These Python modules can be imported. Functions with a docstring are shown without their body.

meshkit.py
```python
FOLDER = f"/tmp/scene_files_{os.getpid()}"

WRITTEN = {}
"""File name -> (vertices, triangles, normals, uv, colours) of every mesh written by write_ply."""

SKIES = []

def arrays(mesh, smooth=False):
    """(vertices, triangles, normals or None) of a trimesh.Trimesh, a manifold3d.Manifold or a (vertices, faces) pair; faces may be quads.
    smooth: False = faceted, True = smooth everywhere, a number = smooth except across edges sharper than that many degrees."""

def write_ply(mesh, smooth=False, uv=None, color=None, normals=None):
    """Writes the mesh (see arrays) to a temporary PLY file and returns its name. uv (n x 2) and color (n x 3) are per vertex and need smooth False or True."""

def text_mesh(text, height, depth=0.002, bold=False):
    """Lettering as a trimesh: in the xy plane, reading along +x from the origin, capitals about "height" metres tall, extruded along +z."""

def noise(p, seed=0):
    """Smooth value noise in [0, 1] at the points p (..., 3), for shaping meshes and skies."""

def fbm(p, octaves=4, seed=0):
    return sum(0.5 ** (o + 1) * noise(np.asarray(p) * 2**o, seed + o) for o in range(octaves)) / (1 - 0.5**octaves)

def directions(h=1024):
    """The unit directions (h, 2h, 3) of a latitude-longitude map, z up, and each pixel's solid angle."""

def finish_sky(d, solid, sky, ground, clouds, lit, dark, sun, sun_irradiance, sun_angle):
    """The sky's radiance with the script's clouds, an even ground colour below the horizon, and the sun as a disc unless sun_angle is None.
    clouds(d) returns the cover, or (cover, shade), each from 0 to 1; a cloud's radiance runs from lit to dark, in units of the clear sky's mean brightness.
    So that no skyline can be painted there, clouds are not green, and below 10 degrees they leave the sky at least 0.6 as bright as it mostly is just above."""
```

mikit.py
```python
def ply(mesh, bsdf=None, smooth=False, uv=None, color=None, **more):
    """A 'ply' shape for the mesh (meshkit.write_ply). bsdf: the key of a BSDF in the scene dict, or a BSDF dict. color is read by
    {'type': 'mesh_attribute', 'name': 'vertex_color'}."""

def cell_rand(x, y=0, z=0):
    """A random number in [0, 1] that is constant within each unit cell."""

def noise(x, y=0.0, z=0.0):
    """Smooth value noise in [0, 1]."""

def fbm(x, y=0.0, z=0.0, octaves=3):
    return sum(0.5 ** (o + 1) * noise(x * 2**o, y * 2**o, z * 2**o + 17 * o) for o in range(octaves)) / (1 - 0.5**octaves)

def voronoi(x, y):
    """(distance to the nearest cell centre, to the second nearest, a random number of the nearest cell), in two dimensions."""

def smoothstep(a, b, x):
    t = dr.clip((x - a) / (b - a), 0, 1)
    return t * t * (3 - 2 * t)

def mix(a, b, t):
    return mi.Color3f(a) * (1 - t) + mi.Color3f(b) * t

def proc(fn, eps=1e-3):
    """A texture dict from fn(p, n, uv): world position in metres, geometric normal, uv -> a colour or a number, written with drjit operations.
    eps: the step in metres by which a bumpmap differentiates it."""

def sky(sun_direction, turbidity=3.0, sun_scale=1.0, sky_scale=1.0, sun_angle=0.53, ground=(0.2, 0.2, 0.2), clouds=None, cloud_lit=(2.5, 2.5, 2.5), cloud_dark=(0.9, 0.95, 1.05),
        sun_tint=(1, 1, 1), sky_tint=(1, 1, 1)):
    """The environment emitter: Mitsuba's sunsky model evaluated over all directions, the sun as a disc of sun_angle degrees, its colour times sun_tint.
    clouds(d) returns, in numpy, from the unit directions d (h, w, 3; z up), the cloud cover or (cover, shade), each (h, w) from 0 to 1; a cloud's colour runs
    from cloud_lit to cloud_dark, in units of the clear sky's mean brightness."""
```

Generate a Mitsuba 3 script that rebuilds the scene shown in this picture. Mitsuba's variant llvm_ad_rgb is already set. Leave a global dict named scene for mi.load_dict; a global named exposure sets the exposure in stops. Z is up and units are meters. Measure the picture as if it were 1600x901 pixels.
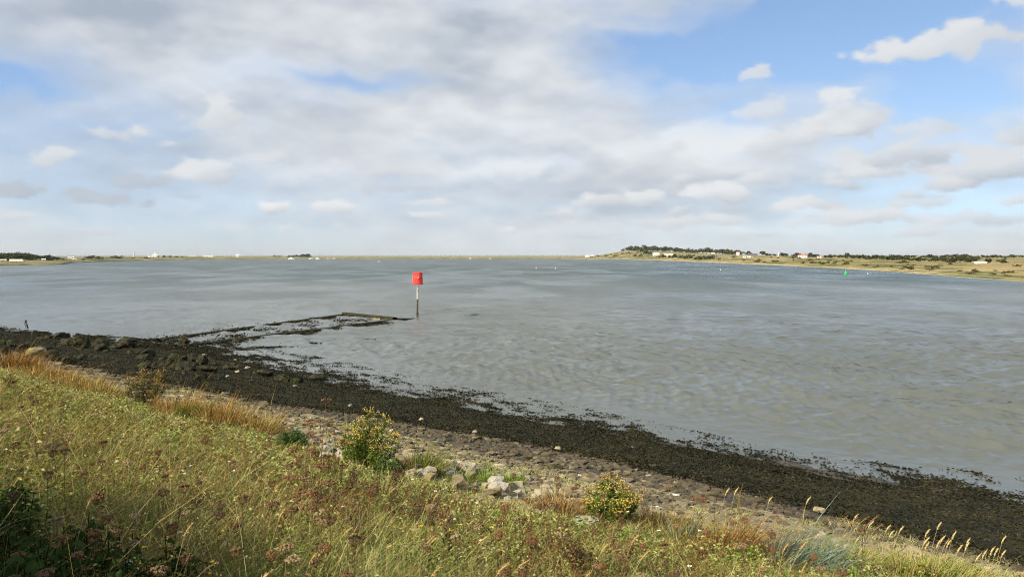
import math
import numpy as np
import trimesh
import drjit as dr
import mitsuba as mi
import mikit
import meshkit

T = mi.ScalarTransform4f
scene, labels = {}, {}

# ------------------------------------------------------------------ camera, light, exposure
EYE = 5.0                                    # the camera stands 1.6 m above the crest of the sea wall
scene['camera'] = {
    'type': 'perspective', 'fov': 66.0, 'fov_axis': 'x', 'near_clip': 0.1, 'far_clip': 40000.0,
    'principal_point_offset_y': 0.0566,
    'to_world': T().look_at(origin=[0, 0, EYE], target=[0, 10, EYE], up=[0, 0, 1]),
}
exposure = 1.9
SUN = (-0.72, -0.66, 0.60)


def clouds(d):
    """Cover and shade of the clouds by bearing and elevation, in degrees."""
    b = np.degrees(np.arctan2(d[..., 0], d[..., 1]))
    e = np.degrees(np.arcsin(np.clip(d[..., 2], -1, 1)))
    wb = meshkit.fbm(d * 17, 5, 3) - 0.5
    we = meshkit.fbm(d * 17 + 9, 5, 5) - 0.5
    bb, ee = b + 5.5 * wb, e + 3.2 * we

    def blob(b0, e0, sb, se):
        return np.exp(-(((bb - b0) / sb) ** 2 + ((ee - e0) / se) ** 2))

    
    def ring(x, y, fx, fy, k):                            # noise coordinates that close round the horizon
        x = np.radians(x)
        return np.stack([np.cos(x) * 57.3 / fx, np.sin(x) * 57.3 / fx, y / fy], -1) + k

    n1 = meshkit.fbm(ring(bb, ee, 11, 4.6, 4.2), 5, 11)
    n2 = meshkit.fbm(ring(bb, ee, 6.5, 2.0, 31), 5, 17)
    n3 = meshkit.fbm(ring(b, e, 2.2, 1.1, 11), 5, 23)
    n4 = meshkit.fbm(ring(b, e, 9, .9, 53), 4, 29)
    # a thin broken sheet over most of the sky, with blue openings
    sheet = 0.66 + 1.1 * (n1 - 0.5) + .25 * (n4 - .5)
    sheet = sheet + 0.40 * blob(0, 12, 15, 8) + 0.40 * blob(-24, 16, 14, 5) + .25 * blob(12, 7, 9, 3)
    sheet = sheet - 1.05 * blob(18.5, 13.6, 10, 3.6) - 0.75 * blob(31, 17.5, 9, 3.0) - 0.75 * blob(29.5, 10.2, 5, 2.4) - .5 * blob(15, 9.6, 3, .9) - .65 * blob(10.5, 13.6, 5, 2.0)
    sheet = sheet - 0.80 * blob(-34, 11.0, 4.5, 1.4) - 0.70 * blob(-11, 12.3, 5.5, .8) - 0.35 * blob(-26, 8.3, 9, 2.2) - .45 * blob(31, 3.6, 7, 1.6) - .2 * blob(-26, 3.4, 9, 2)
    sheet = sheet + 0.25 * blob(14, 18, 6, .7) + 0.25 * blob(9, 16.0, 5, .6)
    sheet = np.clip(sheet, 0.03, 0.96)
    shade = 0.38 + .9 * (n2 - 0.5) + 0.6 * (n3 - .5) + .3 * (n4 - .5)
    shade = shade + 0.50 * blob(-27, 16.6, 6.5, 3.6) + 0.38 * blob(-3.5, 14.5, 2.6, 3.4) - 0.40 * blob(-35, 17.5, 3.5, 1.8) - 0.30 * blob(-21, 12.4, 8, .9)
    shade = shade - 0.50 * blob(14, 8.3, 5, .9) - 0.50 * blob(-2, 6.2, 5, .7) + 0.25 * blob(2, 4.4, 12, 1.6) + .35 * blob(-27, 5.5, 9, 3.0) + .2 * blob(25, 4, 10, 1.6)
    cover = sheet
    rag = 1.9 * (n3 - .5) + 1.5 * (meshkit.fbm(d * 55, 5, 37) - .5)

    def puff(b0, e0, sb, se, dens=0.95, base=0.10, dark=0.75):
        """A heaped cloud: ragged top, flatter shaded base."""
        nonlocal cover, shade
        x = (b + 2.0 * wb - b0) / sb
        y = (e + 1.4 * we - e0) / se
        y = np.where(y < 0, y * 1.6, y)
        r = np.sqrt(x * x + y * y) + rag
        m = np.clip((1.02 - r) / 0.50, 0, 1)
        m = m * m * (3 - 2 * m) * dens
        s = np.clip(base + (dark - base) * np.clip(0.42 - .9 * (e + .8 * we - e0) / se + .35 * x + 1.2 * (n3 - .5), 0, 1), 0, 1)
        shade = shade * (1 - m) + s * m
        cover = cover + (1 - cover) * m

    for a in ((-20.6, 9.3, 2.1, 1.6, .95, .18, .6), (-27.2, 7.7, 2.0, .9, .85, .2, .55), (-30.5, 6.1, 1.3, .7, .8, .2, .5), (-21, 5.5, 2.0, .8, .9, .1, .7), (-17.1, 3.4, 1.4, .65, .98, .0, .75),
              (-13, 3.4, 1.4, .6, .95, .05, .6), (-23.5, 7.2, 1.0, .4, .6), (-5.6, 3.5, 2.2, .6, .8), (17.4, 12.3, 1.0, .6, .8, .25, .5), (28.0, 13.0, 4.0, 1.5, .97, .15, .55), (33.2, 15.2, 2.6, 2.6, .97, .1, .45),
              (30.5, 13.8, 2.5, 1.2, .95, .15, .5), (22.8, 8.9, 3.4, 1.9, .95, .1, .75), (19.5, 7.8, 3.2, 1.1, .85, .15, .7), (26.3, 6.2, 4.0, 1.3, .93, .25, .95), (31.5, 5.2, 3.8, 1.5, .95, .25, .95),
              (18.0, 9.8, 1.8, .9, .7, .2, .5), (6.5, 4.1, 2.2, .85, .95, .05, .7), (9.4, 4.1, 1.6, .7, .9, .1, .7), (14.4, 4.3, 2.6, .9, .95, .05, .75), (19.8, 3.3, 2.4, .7, .9, .1, .7), (14.5, 2.4, 3, .55, .75, .15),
              (24, 2.4, 3, .55, .85, .15), (31, 2.4, 3, .65, .75, .2), (0, 1.9, 1.0, .4, .95, .0, .6), (10, 2.3, 3, .5, .6, .25), (28, 3.4, 2.6, .6, .7, .25), (23, 4.6, 2.6, .8, .85, .2, .9),
              (-33.0, 3.9, 3.0, .75, .85, .8, 1), (-27.5, 3.5, 2.8, .7, .75, .8, 1), (-25.5, 4.6, 2.0, .6, .7, .75, 1), (-22.8, 4.1, 1.2, .4, .5, .75, 1), (21, 2.1, 2.5, .4, .6, .4), (5, 1.4, 4, .3, .6, .4), (-8, 4.6, 3, .5, .6, .6, .9), (-19, 1.9, 2, .35, .6, .1), (-15.5, 1.9, 1.2, .35, .6, .1), (-11.5, 2.0, 1.5, .35, .6, .15), (-33, 2.2, 2, .4, .7, .2), (-28, 1.7, 2, .35, .6, .3), (-6, 2.6, 1.6, .4, .8, .1), (3, 3.0, 1.4, .5, .85, .1), (11.8, 3.1, 1.3, .5, .85, .1),
              (17, 5.2, 1.8, .6, .8, .15), (12, 5.4, 1.6, .5, .75, .2), (3.5, 5.3, 2.2, .6, .7, .3), (-9, 5.6, 2.2, .6, .7, .3), (-16, 6.6, 1.6, .5, .6, .3), (27, 3.9, 1.6, .5, .8, .15), (33, 3.6, 1.6, .5, .8, .15), (21.8, 4.0, 1.2, .45, .8, .1), (17.5, 1.6, 2, .35, .6, .2), (27.5, 1.5, 2, .35, .6, .3), (24.5, 5.4, 2.6, .8, .9, .15, .8), (33.5, 7.4, 2.6, 1.0, .9, .15, .7), (27.5, 8.0, 2.4, .8, .7, .2, .6), (29, 4.6, 2, .6, .85, .2, .8)):
        puff(*a)
    for k in range(46):                                   # heaped clouds round the rest of the sky
        r1, r2, r3 = (math.modf(math.sin((k + 1) * a) * 4375.5)[0] % 1 for a in (12.9, 78.2, 37.7))
        puff((42 + r1 * 276 + 180) % 360 - 180, 3 + 40 * r2 * r2, 3 + 5 * r3, 1 + 2.0 * r3, .9, .15, .7)
    low = np.clip((1.8 - e) / 1.8, 0, 1)                  # far cloud banks run together above the horizon
    shade = np.clip(shade, 0, 1) * (1 - .7 * low) + .95 * .7 * low
    cover = np.maximum(cover, .6 * low)
    return np.clip(cover, 0, 1), np.clip(shade, 0, 1)


scene['sky'] = mikit.sky(SUN, turbidity=3, clouds=clouds, cloud_lit=(2.14, 2.19, 2.22), cloud_dark=(1.06, 1.21, 1.42), sky_tint=(.98, .98, 1.08), sky_scale=1.25, sun_scale=1.6, sun_tint=(.92, 1.0, 1.14))

# ------------------------------------------------------------------ helpers
rng = np.random.default_rng(7)
U = np.array([0.77, -0.638]) / math.hypot(0.77, 0.638)     # along the shore, to the right
N = np.array([U[1], -U[0]])                                 # up the bank, towards the camera
P0 = np.array([0.0, 24.5])
PT = [-20000, -400, -30, 0, 7, 12.2, 19, 40, 20000]
PZ = [-2.5, -2.5, -1.2, 0, 0.98, 2.1, 3.4, 3.4, 3.4]
COL = {'type': 'mesh_attribute', 'name': 'vertex_color'}


def fb(x, y, f=1.0, o=3, seed=0):
    return meshkit.fbm(np.stack([np.asarray(x, float) * f, np.asarray(y, float) * f, np.zeros(np.shape(x)) + .37], -1), o, seed)


def st(x, y):
    return (x - P0[0]) * U[0] + (y - P0[1]) * U[1], (x - P0[0]) * N[0] + (y - P0[1]) * N[1]


def xy(s, t):
    return P0[0] + s * U[0] + t * N[0], P0[1] + s * U[1] + t * N[1]


def gz(x, y):
    """Height of the bank."""
    x, y = np.asarray(x, float), np.asarray(y, float)
    s, t = st(x, y)
    z = np.interp(t, PT, PZ)
    amp = np.interp(t, [-8, 0, 5, 11, 13, 20], [.10, .06, .08, .06, .16, .16])
    return z + amp * (fb(x, y, .55, 3, 2) - .5) * 2 + .03 * (fb(x, y, 2.3, 2, 4) - .5)


def weed_top(s):
    return np.interp(s, [-60, -24, -10.8, -3.4, -.1, 4, 7.6, 10.3, 12.6, 14.2, 30], [6.2, 6.4, 6.8, 6.2, 5.2, 4.7, 5.1, 5.6, 6.3, 7.0, 7.0])


def grass_edge(s):
    return np.interp(s, [-60, -10, 2, 7, 10.2, 10.8, 12, 13.8, 30], [10.4, 10.2, 10.6, 11.2, 11.3, 10.4, 9.2, 7.8, 7.6])


def water_edge(s):
    return np.interp(s, [-60, -42, -30, -24, -15, -8, 0, 4, 9, 11, 13.5, 30], [.8, .6, -1.6, -2.2, -.8, .6, .6, 1.2, 2.0, 1.7, .6, .4])


used = {}


def numbered(name):
    k = used.get(name, 0)
    used[name] = k + 1
    return name if k == 0 else f'{name}_{k:03d}'


def tag(key, label, cat, group=None, kind=None):
    labels[key] = {'label': label, 'category': cat}
    if group:
        labels[key]['group'] = group
    if kind:
        labels[key]['kind'] = kind
    return key


def struct(key, shape):
    scene[key] = shape
    labels[key] = {'kind': 'structure'}
    return key


def part(root, name, shape, place=None, label=None, kind=None):
    key = numbered(f'{root}__{name}')
    scene[key] = shape if place is None else {**shape, 'to_world': place}
    if label or kind:
        labels[key] = {k: v for k, v in (('label', label), ('kind', kind)) if v}
    return key


def place(x, y, z, rz=0.0, sc=1.0, tilt=0.0, sz=None):
    t = T().translate([float(x), float(y), float(z)]).rotate([0, 0, 1], float(rz)).rotate([0, 1, 0], float(tilt))
    return t.scale([sc, sc, sz if sz else sc]) if not np.isscalar(sc) or sc != 1 or sz else t


def cat(ms):
    """Joins (vertices, triangles[, colours]) lists."""
    V, F, C, n = [], [], [], 0
    for m in ms:
        V.append(m[0]); F.append(np.asarray(m[1]) + n); n += len(m[0])
        if len(m) > 2:
            C.append(np.broadcast_to(m[2], (len(m[0]), 3)))
    return (np.vstack(V), np.vstack(F), np.vstack(C)) if C else (np.vstack(V), np.vstack(F))


def grid(X, Y, Z):
    n, m = X.shape
    i = np.arange(n * m).reshape(n, m)
    f = np.stack([i[:-1, :-1], i[1:, :-1], i[1:, 1:], i[:-1, 1:]], -1).reshape(-1, 4)
    return np.stack([X, Y, Z], -1).reshape(-1, 3), f


def tri(f):
    f = np.asarray(f)
    return np.vstack([f[:, [0, 1, 2]], f[:, [0, 2, 3]]]) if f.shape[1] == 4 else f


def upward(v, f):
    f = tri(f)
    n = np.cross(v[f[:, 1]] - v[f[:, 0]], v[f[:, 2]] - v[f[:, 0]])
    if n[:, 2].sum() < 0:
        f = f[:, ::-1]
    return v, f


def tube(pts, rad, sides=5):
    p = np.asarray(pts, float)
    r = np.broadcast_to(rad, (len(p),))
    t = np.gradient(p, axis=0)
    t /= np.linalg.norm(t, axis=1, keepdims=True) + 1e-12
    a = np.cross(t, np.where(np.abs(t[:, 2:]) < .9, [0, 0, 1.0], [1.0, 0, 0]))
    a /= np.linalg.norm(a, axis=1, keepdims=True) + 1e-12
    b, g = np.cross(t, a), np.arange(sides) * 2 * np.pi / sides
    v = p[:, None] + r[:, None, None] * (np.cos(g)[None, :, None] * a[:, None] + np.sin(g)[None, :, None] * b[:, None])
    i, j = np.meshgrid(np.arange(len(p) - 1), np.arange(sides), indexing='ij')
    q = np.stack([i * sides + j, i * sides + (j + 1) % sides, (i + 1) * sides + (j + 1) % sides, (i + 1) * sides + j], -1).reshape(-1, 4)
    v = np.vstack([v.reshape(-1, 3), p[:1], p[-1:]])
    k = len(v) - 2
    j = np.arange(sides)
    caps = np.vstack([np.stack([j * 0 + k, (j + 1) % sides, j], 1), np.stack([j * 0 + k + 1, j + (len(p) - 1) * sides, (j + 1) % sides + (len(p) - 1) * sides], 1)])
    return v, np.vstack([tri(q), caps])


def blades(base, h, w, lean, bend, az, color, seg=3, tipcol=None):
    """Grass blades: base (n,3), height, width, horizontal lean (n,2) at the tip, face azimuth, colour (n,3)."""
    n = len(base)
    lv = np.linspace(0, 1, seg + 1)
    wid = np.interp(lv, [0, .35, 1], [.75, 1, .12])
    side = np.stack([np.cos(az), np.sin(az), np.zeros(n)], -1)
    V = np.empty((n, seg + 1, 2, 3))
    for k, u in enumerate(lv):
        c = base.copy()
        c[:, :2] += lean * (u ** 1.7)[..., None] if np.ndim(u) else lean * u ** 1.7
        c[:, 2] += h * (u - bend * u * u)
        V[:, k, 0] = c - side * (w * wid[k] / 2)[:, None]
        V[:, k, 1] = c + side * (w * wid[k] / 2)[:, None]
    i = (np.arange(n) * (seg + 1) * 2)[:, None, None]
    k = (np.arange(seg) * 2)[None, :, None]
    f = np.concatenate([i + k + np.array([0, 1, 3]), i + k + np.array([0, 3, 2])], 1)
    f = np.delete(f, 2 * seg - 1, axis=1) if False else f
    C = np.repeat(color[:, None], seg + 1, 1)
    if tipcol is not None:
        C = C + (tipcol - color)[:, None] * (lv ** 2)[None, :, None]
    C = np.repeat(C[:, :, None], 2, 2)
    return V.reshape(-1, 3), f.reshape(-1, 3), C.reshape(-1, 3)


def leafset(pos, direc, length, width, color, droop=0.2, r=rng):
    """Small pointed leaves (two bent quads' worth of faces) at pos along direc."""
    n = len(pos)
    d = direc / (np.linalg.norm(direc, axis=1, keepdims=True) + 1e-9)
    s = np.cross(d, r.normal(size=(n, 3)))
    s /= np.linalg.norm(s, axis=1, keepdims=True) + 1e-9
    L, W = np.asarray(length)[:, None], np.asarray(width)[:, None]
    mid = pos + d * L * .5
    tip = pos + d * L + np.array([0, 0, -1.0]) * L * droop
    V = np.stack([pos, mid - s * W / 2, mid + s * W / 2, tip], 1)
    i = (np.arange(n) * 4)[:, None, None]
    f = i + np.array([[0, 2, 1], [1, 2, 3]])[None]
    return V.reshape(-1, 3), f.reshape(-1, 3), np.repeat(color, 4, 0)


def rock(r, n=16, p=3.0, flat=(1, 1, .7)):
    """An angular stone: hull of points on a rounded box."""
    q = r.normal(size=(n, 3))
    q /= (np.abs(q) ** p).sum(1, keepdims=True) ** (1 / p)
    q *= r.uniform(.82, 1.0, (n, 1)) * np.array(flat)
    m = trimesh.convex.convex_hull(q)
    return np.array(m.vertices), np.array(m.faces)


def lumpy(r, sub=3, flat=(1, 1, .7), amp=.22, f=1.6):
    m = trimesh.creation.icosphere(subdivisions=sub)
    v = np.array(m.vertices)
    v = v / (np.abs(v) ** 2.8).sum(1, keepdims=True) ** (1 / 2.8)
    o = r.uniform(0, 90)
    v = v * (1 + amp * (meshkit.fbm(v * f + o, 3, 5) - .5) * 2)[:, None] + .08 * (meshkit.fbm(v * 5 + o, 2, 8) - .5)[:, None]
    return v * np.array(flat), np.array(m.faces)


def box(a, b):
    m = trimesh.creation.box(bounds=[a, b])
    return np.array(m.vertices), np.array(m.faces)


def moved(m, M):
    M = np.asarray(M)
    return (m[0] @ M[:3, :3].T + M[:3, 3], m[1]) + tuple(m[2:])


def C3(*c):
    return np.array(c, float)


# ------------------------------------------------------------------ materials
def two(b):
    return {'type': 'twosided', 'b': b}


def mat(key, color, rough=.8, spec=.3, **kw):
    c = color if isinstance(color, dict) else {'type': 'rgb', 'value': list(color)}
    scene[key] = two({'type': 'principled', 'base_color': c, 'roughness': rough, 'specular': spec, **kw})
    return key


def leafmat(key, color, trans=.7, rough=.6):
    c = color if isinstance(color, dict) else {'type': 'rgb', 'value': list(color)}
    scene[key] = {'type': 'principledthin', 'base_color': c, 'roughness': rough, 'diff_trans': trans, 'eta': 1.3}
    return key


def soil(p, n, uv):
    a = mikit.fbm(p.x * 1.3, p.y * 1.3, 0, 3)
    b = mikit.fbm(p.x * 22, p.y * 22, p.z * 22, 3)
    c = mikit.mix((.050, .040, .020), (.13, .105, .058), mikit.smoothstep(.25, .75, b))
    c = mikit.mix(c, mi.Color3f(.075, .07, .028), mikit.smoothstep(.4, .65, a) * .6)
    t = p.x * float(N[0]) + (p.y - 24.5) * float(N[1]) + 1.4 * (mikit.fbm(p.x * .9, p.y * .9, 3, 3) - .5)
    g = mikit.mix((.11, .096, .060), (.25, .218, .14), mikit.smoothstep(.3, .7, mikit.fbm(p.x * 40, p.y * 40, p.z * 40, 3)))
    g = mikit.mix(g, mi.Color3f(.10, .10, .038), mikit.smoothstep(.5, .65, mikit.fbm(p.x * 2.1, p.y * 2.1, 9, 3)) * .7)
    return mikit.mix(g, c, mikit.smoothstep(10.9, 11.5, t))         # gravel and silt under the stones, dead thatch under the grass


def mudcol(p, n, uv):
    b = mikit.fbm(p.x * 5, p.y * 5, p.z * 5, 3)
    return mikit.mix((.024, .019, .011), (.062, .05, .03), mikit.smoothstep(.3, .75, b))


mat('m_soil', mikit.proc(soil), .95, .1)
mat('m_mud', mikit.proc(mudcol), .6, .4)


def weedcol(p, n, uv):
    a = mikit.fbm(p.x * 2.2, p.y * 2.2, 0, 3)
    b = mikit.fbm(p.x * 26, p.y * 26, p.z * 20, 3)
    c = mikit.mix((.006, .0066, .0036), (.022, .022, .010), mikit.smoothstep(.3, .75, b))
    return mikit.mix(c, mi.Color3f(.028, .026, .011), mikit.smoothstep(.45, .65, a) * .7)


mat('m_weed', mikit.proc(weedcol), .8, .12)
mat('m_frond', COL, .75, .15)
leafmat('m_grass', COL, .45)
leafmat('m_leaf', COL, .6, .5)
mat('m_stem', COL, .75, .2)
scene['m_stonemix'] = two({'type': 'bumpmap', 'arbitrary': mikit.proc(lambda p, n, uv: mikit.fbm(p.x * 30, p.y * 30, p.z * 30, 3) * .02, .003),
                          'scale': 1.0, 'b': {'type': 'principled', 'base_color': COL, 'roughness': .9, 'specular': .2}})


def stone_tex(a, b, lich):
    def fn(p, n, uv):
        x = mikit.fbm(p.x * 9, p.y * 9, p.z * 9, 4)
        y = mikit.fbm(p.x * 3.1 + 7, p.y * 3.1, p.z * 3.1, 3)
        c = mikit.mix(a, b, mikit.smoothstep(.3, .7, x))
        return mikit.mix(c, mi.Color3f(*lich), mikit.smoothstep(.55, .68, y) * .7)
    return mikit.proc(fn)


STONES = []
for k, (a, b, l) in enumerate((((.205, .18, .11), (.34, .305, .20), (.14, .13, .06)), ((.15, .128, .075), (.26, .225, .14), (.25, .165, .05)), ((.26, .25, .20), (.40, .38, .32), (.18, .17, .11)),
                               ((.10, .084, .052), (.17, .148, .095), (.08, .075, .035)), ((.056, .048, .030), (.105, .09, .058), (.045, .045, .018)))):
    STONES.append(mat(f'm_stone{k}', stone_tex(a, b, l), .92, .15))
mat('m_boulder', stone_tex((.012, .012, .006), (.036, .033, .014), (.040, .054, .012)), .75, .2)
mat('m_palestone', stone_tex((.17, .15, .075), (.29, .25, .15), (.10, .11, .035)), .9, .15)
mat('m_chalk', stone_tex((.55, .54, .50), (.70, .69, .64), (.4, .39, .33)), .9, .15)

# ------------------------------------------------------------------ the ground: one sheet from the crest to the far side of the water
def spread(lo, hi, step, far=3800):
    a = list(np.arange(lo, hi + 1e-6, step))
    d = step
    while a[-1] < far:
        d *= 1.35
        a.append(a[-1] + d)
    d = step
    while a[0] > -far:
        d *= 1.35
        a.insert(0, a[0] - d)
    return np.array(a)


S_, T_ = np.meshgrid(spread(-46, 24, .25), spread(-6, 23, .2), indexing='ij')
X_, Y_ = xy(S_, T_)
v, f = upward(*grid(X_, Y_, gz(X_, Y_)))
sel = T_.reshape(-1)[f].mean(1) < 6.6
struct('ground', mikit.ply((v, f[~sel]), 'm_soil', smooth=True))
struct('mud_shore', mikit.ply((v, f[sel]), 'm_mud', smooth=True))

# ------------------------------------------------------------------ the water
def wave_height(x, y):
    step = np.maximum(.06, (x * x + y * y) / (EYE * 788.0) * .45)
    s, t = st(x, y)
    calm = np.clip((water_edge(s) - 2.0 - t) / 6.0, 0, 1)
    calm = .10 + .90 * calm * calm * (3 - 2 * calm)
    r = np.random.default_rng(21)
    z = np.zeros_like(x)
    wx, wy = x + 1.2 * (fb(x, y, .12, 2, 40) - .5) * 4, y + 1.2 * (fb(x, y, .12, 2, 41) - .5) * 4
    for k in range(34):
        lam = 0.38 * 1.09 ** k
        ang = math.radians(232 + r.normal() * 30)        # the wind blows from the left, off the water
        kx, ky = math.cos(ang), math.sin(ang)
        ph = 2 * np.pi * (wx * kx + wy * ky) / lam + r.uniform(0, 6.28)
        a = .0135 * lam ** .80 * (1.3 if lam < .9 else .95 if lam < 1.6 else .5 if lam < 4 else .36)
        a = a * np.clip(lam / (1.8 * step) - 1, 0, 1)      # the sheet carries only the waves its mesh can resolve
        z += a * (np.exp(1.1 * np.sin(ph)) * .8 - 1.0)
    group = .6 + .9 * fb(x, y, .07, 3, 44)
    return z * calm * group


FPX = 788.0
rows = EYE * FPX / np.linspace(EYE * FPX / 11.5, 3.0, 760)
rows = np.concatenate([rows, [1600, 2100, 3000, 4800]])
bear = np.concatenate([np.linspace(-130, -45, 40)[:-1], np.linspace(-45, 45, 880), np.linspace(45, 130, 40)[1:]])
R_, B_ = np.meshgrid(rows, np.radians(bear), indexing='ij')
X_, Y_ = R_ * np.sin(B_), R_ * np.cos(B_)
zz = wave_height(X_, Y_)
zz[R_ > 1400] = 0
v, f = upward(*grid(X_, Y_, zz))
tt = st(v[:, 0], v[:, 1])[1]
f = f[(tt[f] < 4.0).all(1)]


def watercol(p, n, uv):
    a = mikit.fbm(p.x * .011 + 3.3, p.y * .0045, 0, 3)
    b = mikit.fbm(p.x * .06, p.y * .03 + 7, 0, 3)
    c = mikit.mix((.062, .080, .076), (.094, .106, .098), mikit.smoothstep(.32, .68, a * .7 + b * .3))
    t = p.x * float(N[0]) + (p.y - 24.5) * float(N[1])          # clearer deep channel; its dark colour also paints in dim far reflections
    ch = mikit.smoothstep(-45, -170, t + 90 * (a - .5) + 40 * (b - .5))
    return mikit.mix(c, mi.Color3f(.024, .040, .030), ch * .9)


def ripples(p, n, uv):
    gust = mikit.smoothstep(.3, .7, mikit.fbm(p.x * .16 + 5, p.y * .07, 0, 4))
    return mikit.fbm(p.x * 3.1 + p.y * 1.7, p.y * 3.6 - p.x * .9, 0, 3) * (.030 + .036 * gust)


scene['m_water'] = two({'type': 'bumpmap', 'arbitrary': mikit.proc(ripples, .02), 'scale': 1.0,
                       'b': {'type': 'principled', 'base_color': mikit.proc(watercol), 'eta': 1.33,
                             'roughness': mikit.proc(lambda p, n, uv: .23 + .12 * mikit.smoothstep(.3, .7, mikit.fbm(p.x * .11 + 40, p.y * .05, 0, 4)))}})
struct('water', mikit.ply((v, f), 'm_water', smooth=True))

# ------------------------------------------------------------------ far banks and the hill
def polar(b, d):
    return math.sin(math.radians(b)) * d, math.cos(math.radians(b)) * d


def loft(lines, cols=260, amp=0.0, seed=0):
    """A land surface through rows of (bearing, distance, height) points."""
    rows_ = []
    lo, hi = max(l[0][0] for l in lines), min(l[-1][0] for l in lines)
    bs = np.linspace(lo, hi, cols)
    for l in lines:
        l = np.array(l, float)
        d = 1 / np.interp(bs, l[:, 0], 1 / l[:, 1])
        rows_.append(np.stack([np.sin(np.radians(bs)) * d, np.cos(np.radians(bs)) * d, np.interp(bs, l[:, 0], l[:, 2])], -1))
    fine = []
    for a, b in zip(rows_[:-1], rows_[1:]):
        for k in range(10):
            u = k / 10
            fine.append(a * (1 - u) + b * u)
    fine.append(rows_[-1])
    g = np.array(fine)
    g[..., 2] += amp * (fb(g[..., 0], g[..., 1], .02, 4, seed) - .5) * np.clip(g[..., 2], 0, 2)
    return g


def height_on(g):
    from scipy.interpolate import LinearNDInterpolator
    fn = LinearNDInterpolator(g.reshape(-1, 3)[:, :2], g.reshape(-1, 3)[:, 2])
    return lambda x, y: float(np.nan_to_num(fn(x, y)))


def hillcol(p, n, uv):
    a = mikit.fbm(p.x * .035, p.y * .012, 0, 4)
    b = mikit.fbm(p.x * .16 + 9, p.y * .05, 0, 4)
    c = mikit.mix((.175, .145, .078), (.130, .115, .052), mikit.smoothstep(.35, .65, a))
    c = mikit.mix(c, mi.Color3f(.050, .062, .024), mikit.smoothstep(.44, .60, b) * .85)
    return mikit.mix(c, mi.Color3f(.13, .09, .05), mikit.smoothstep(.6, .75, mikit.fbm(p.x * .05, p.y * .05 + 40, 0, 3)) * .6)


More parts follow.
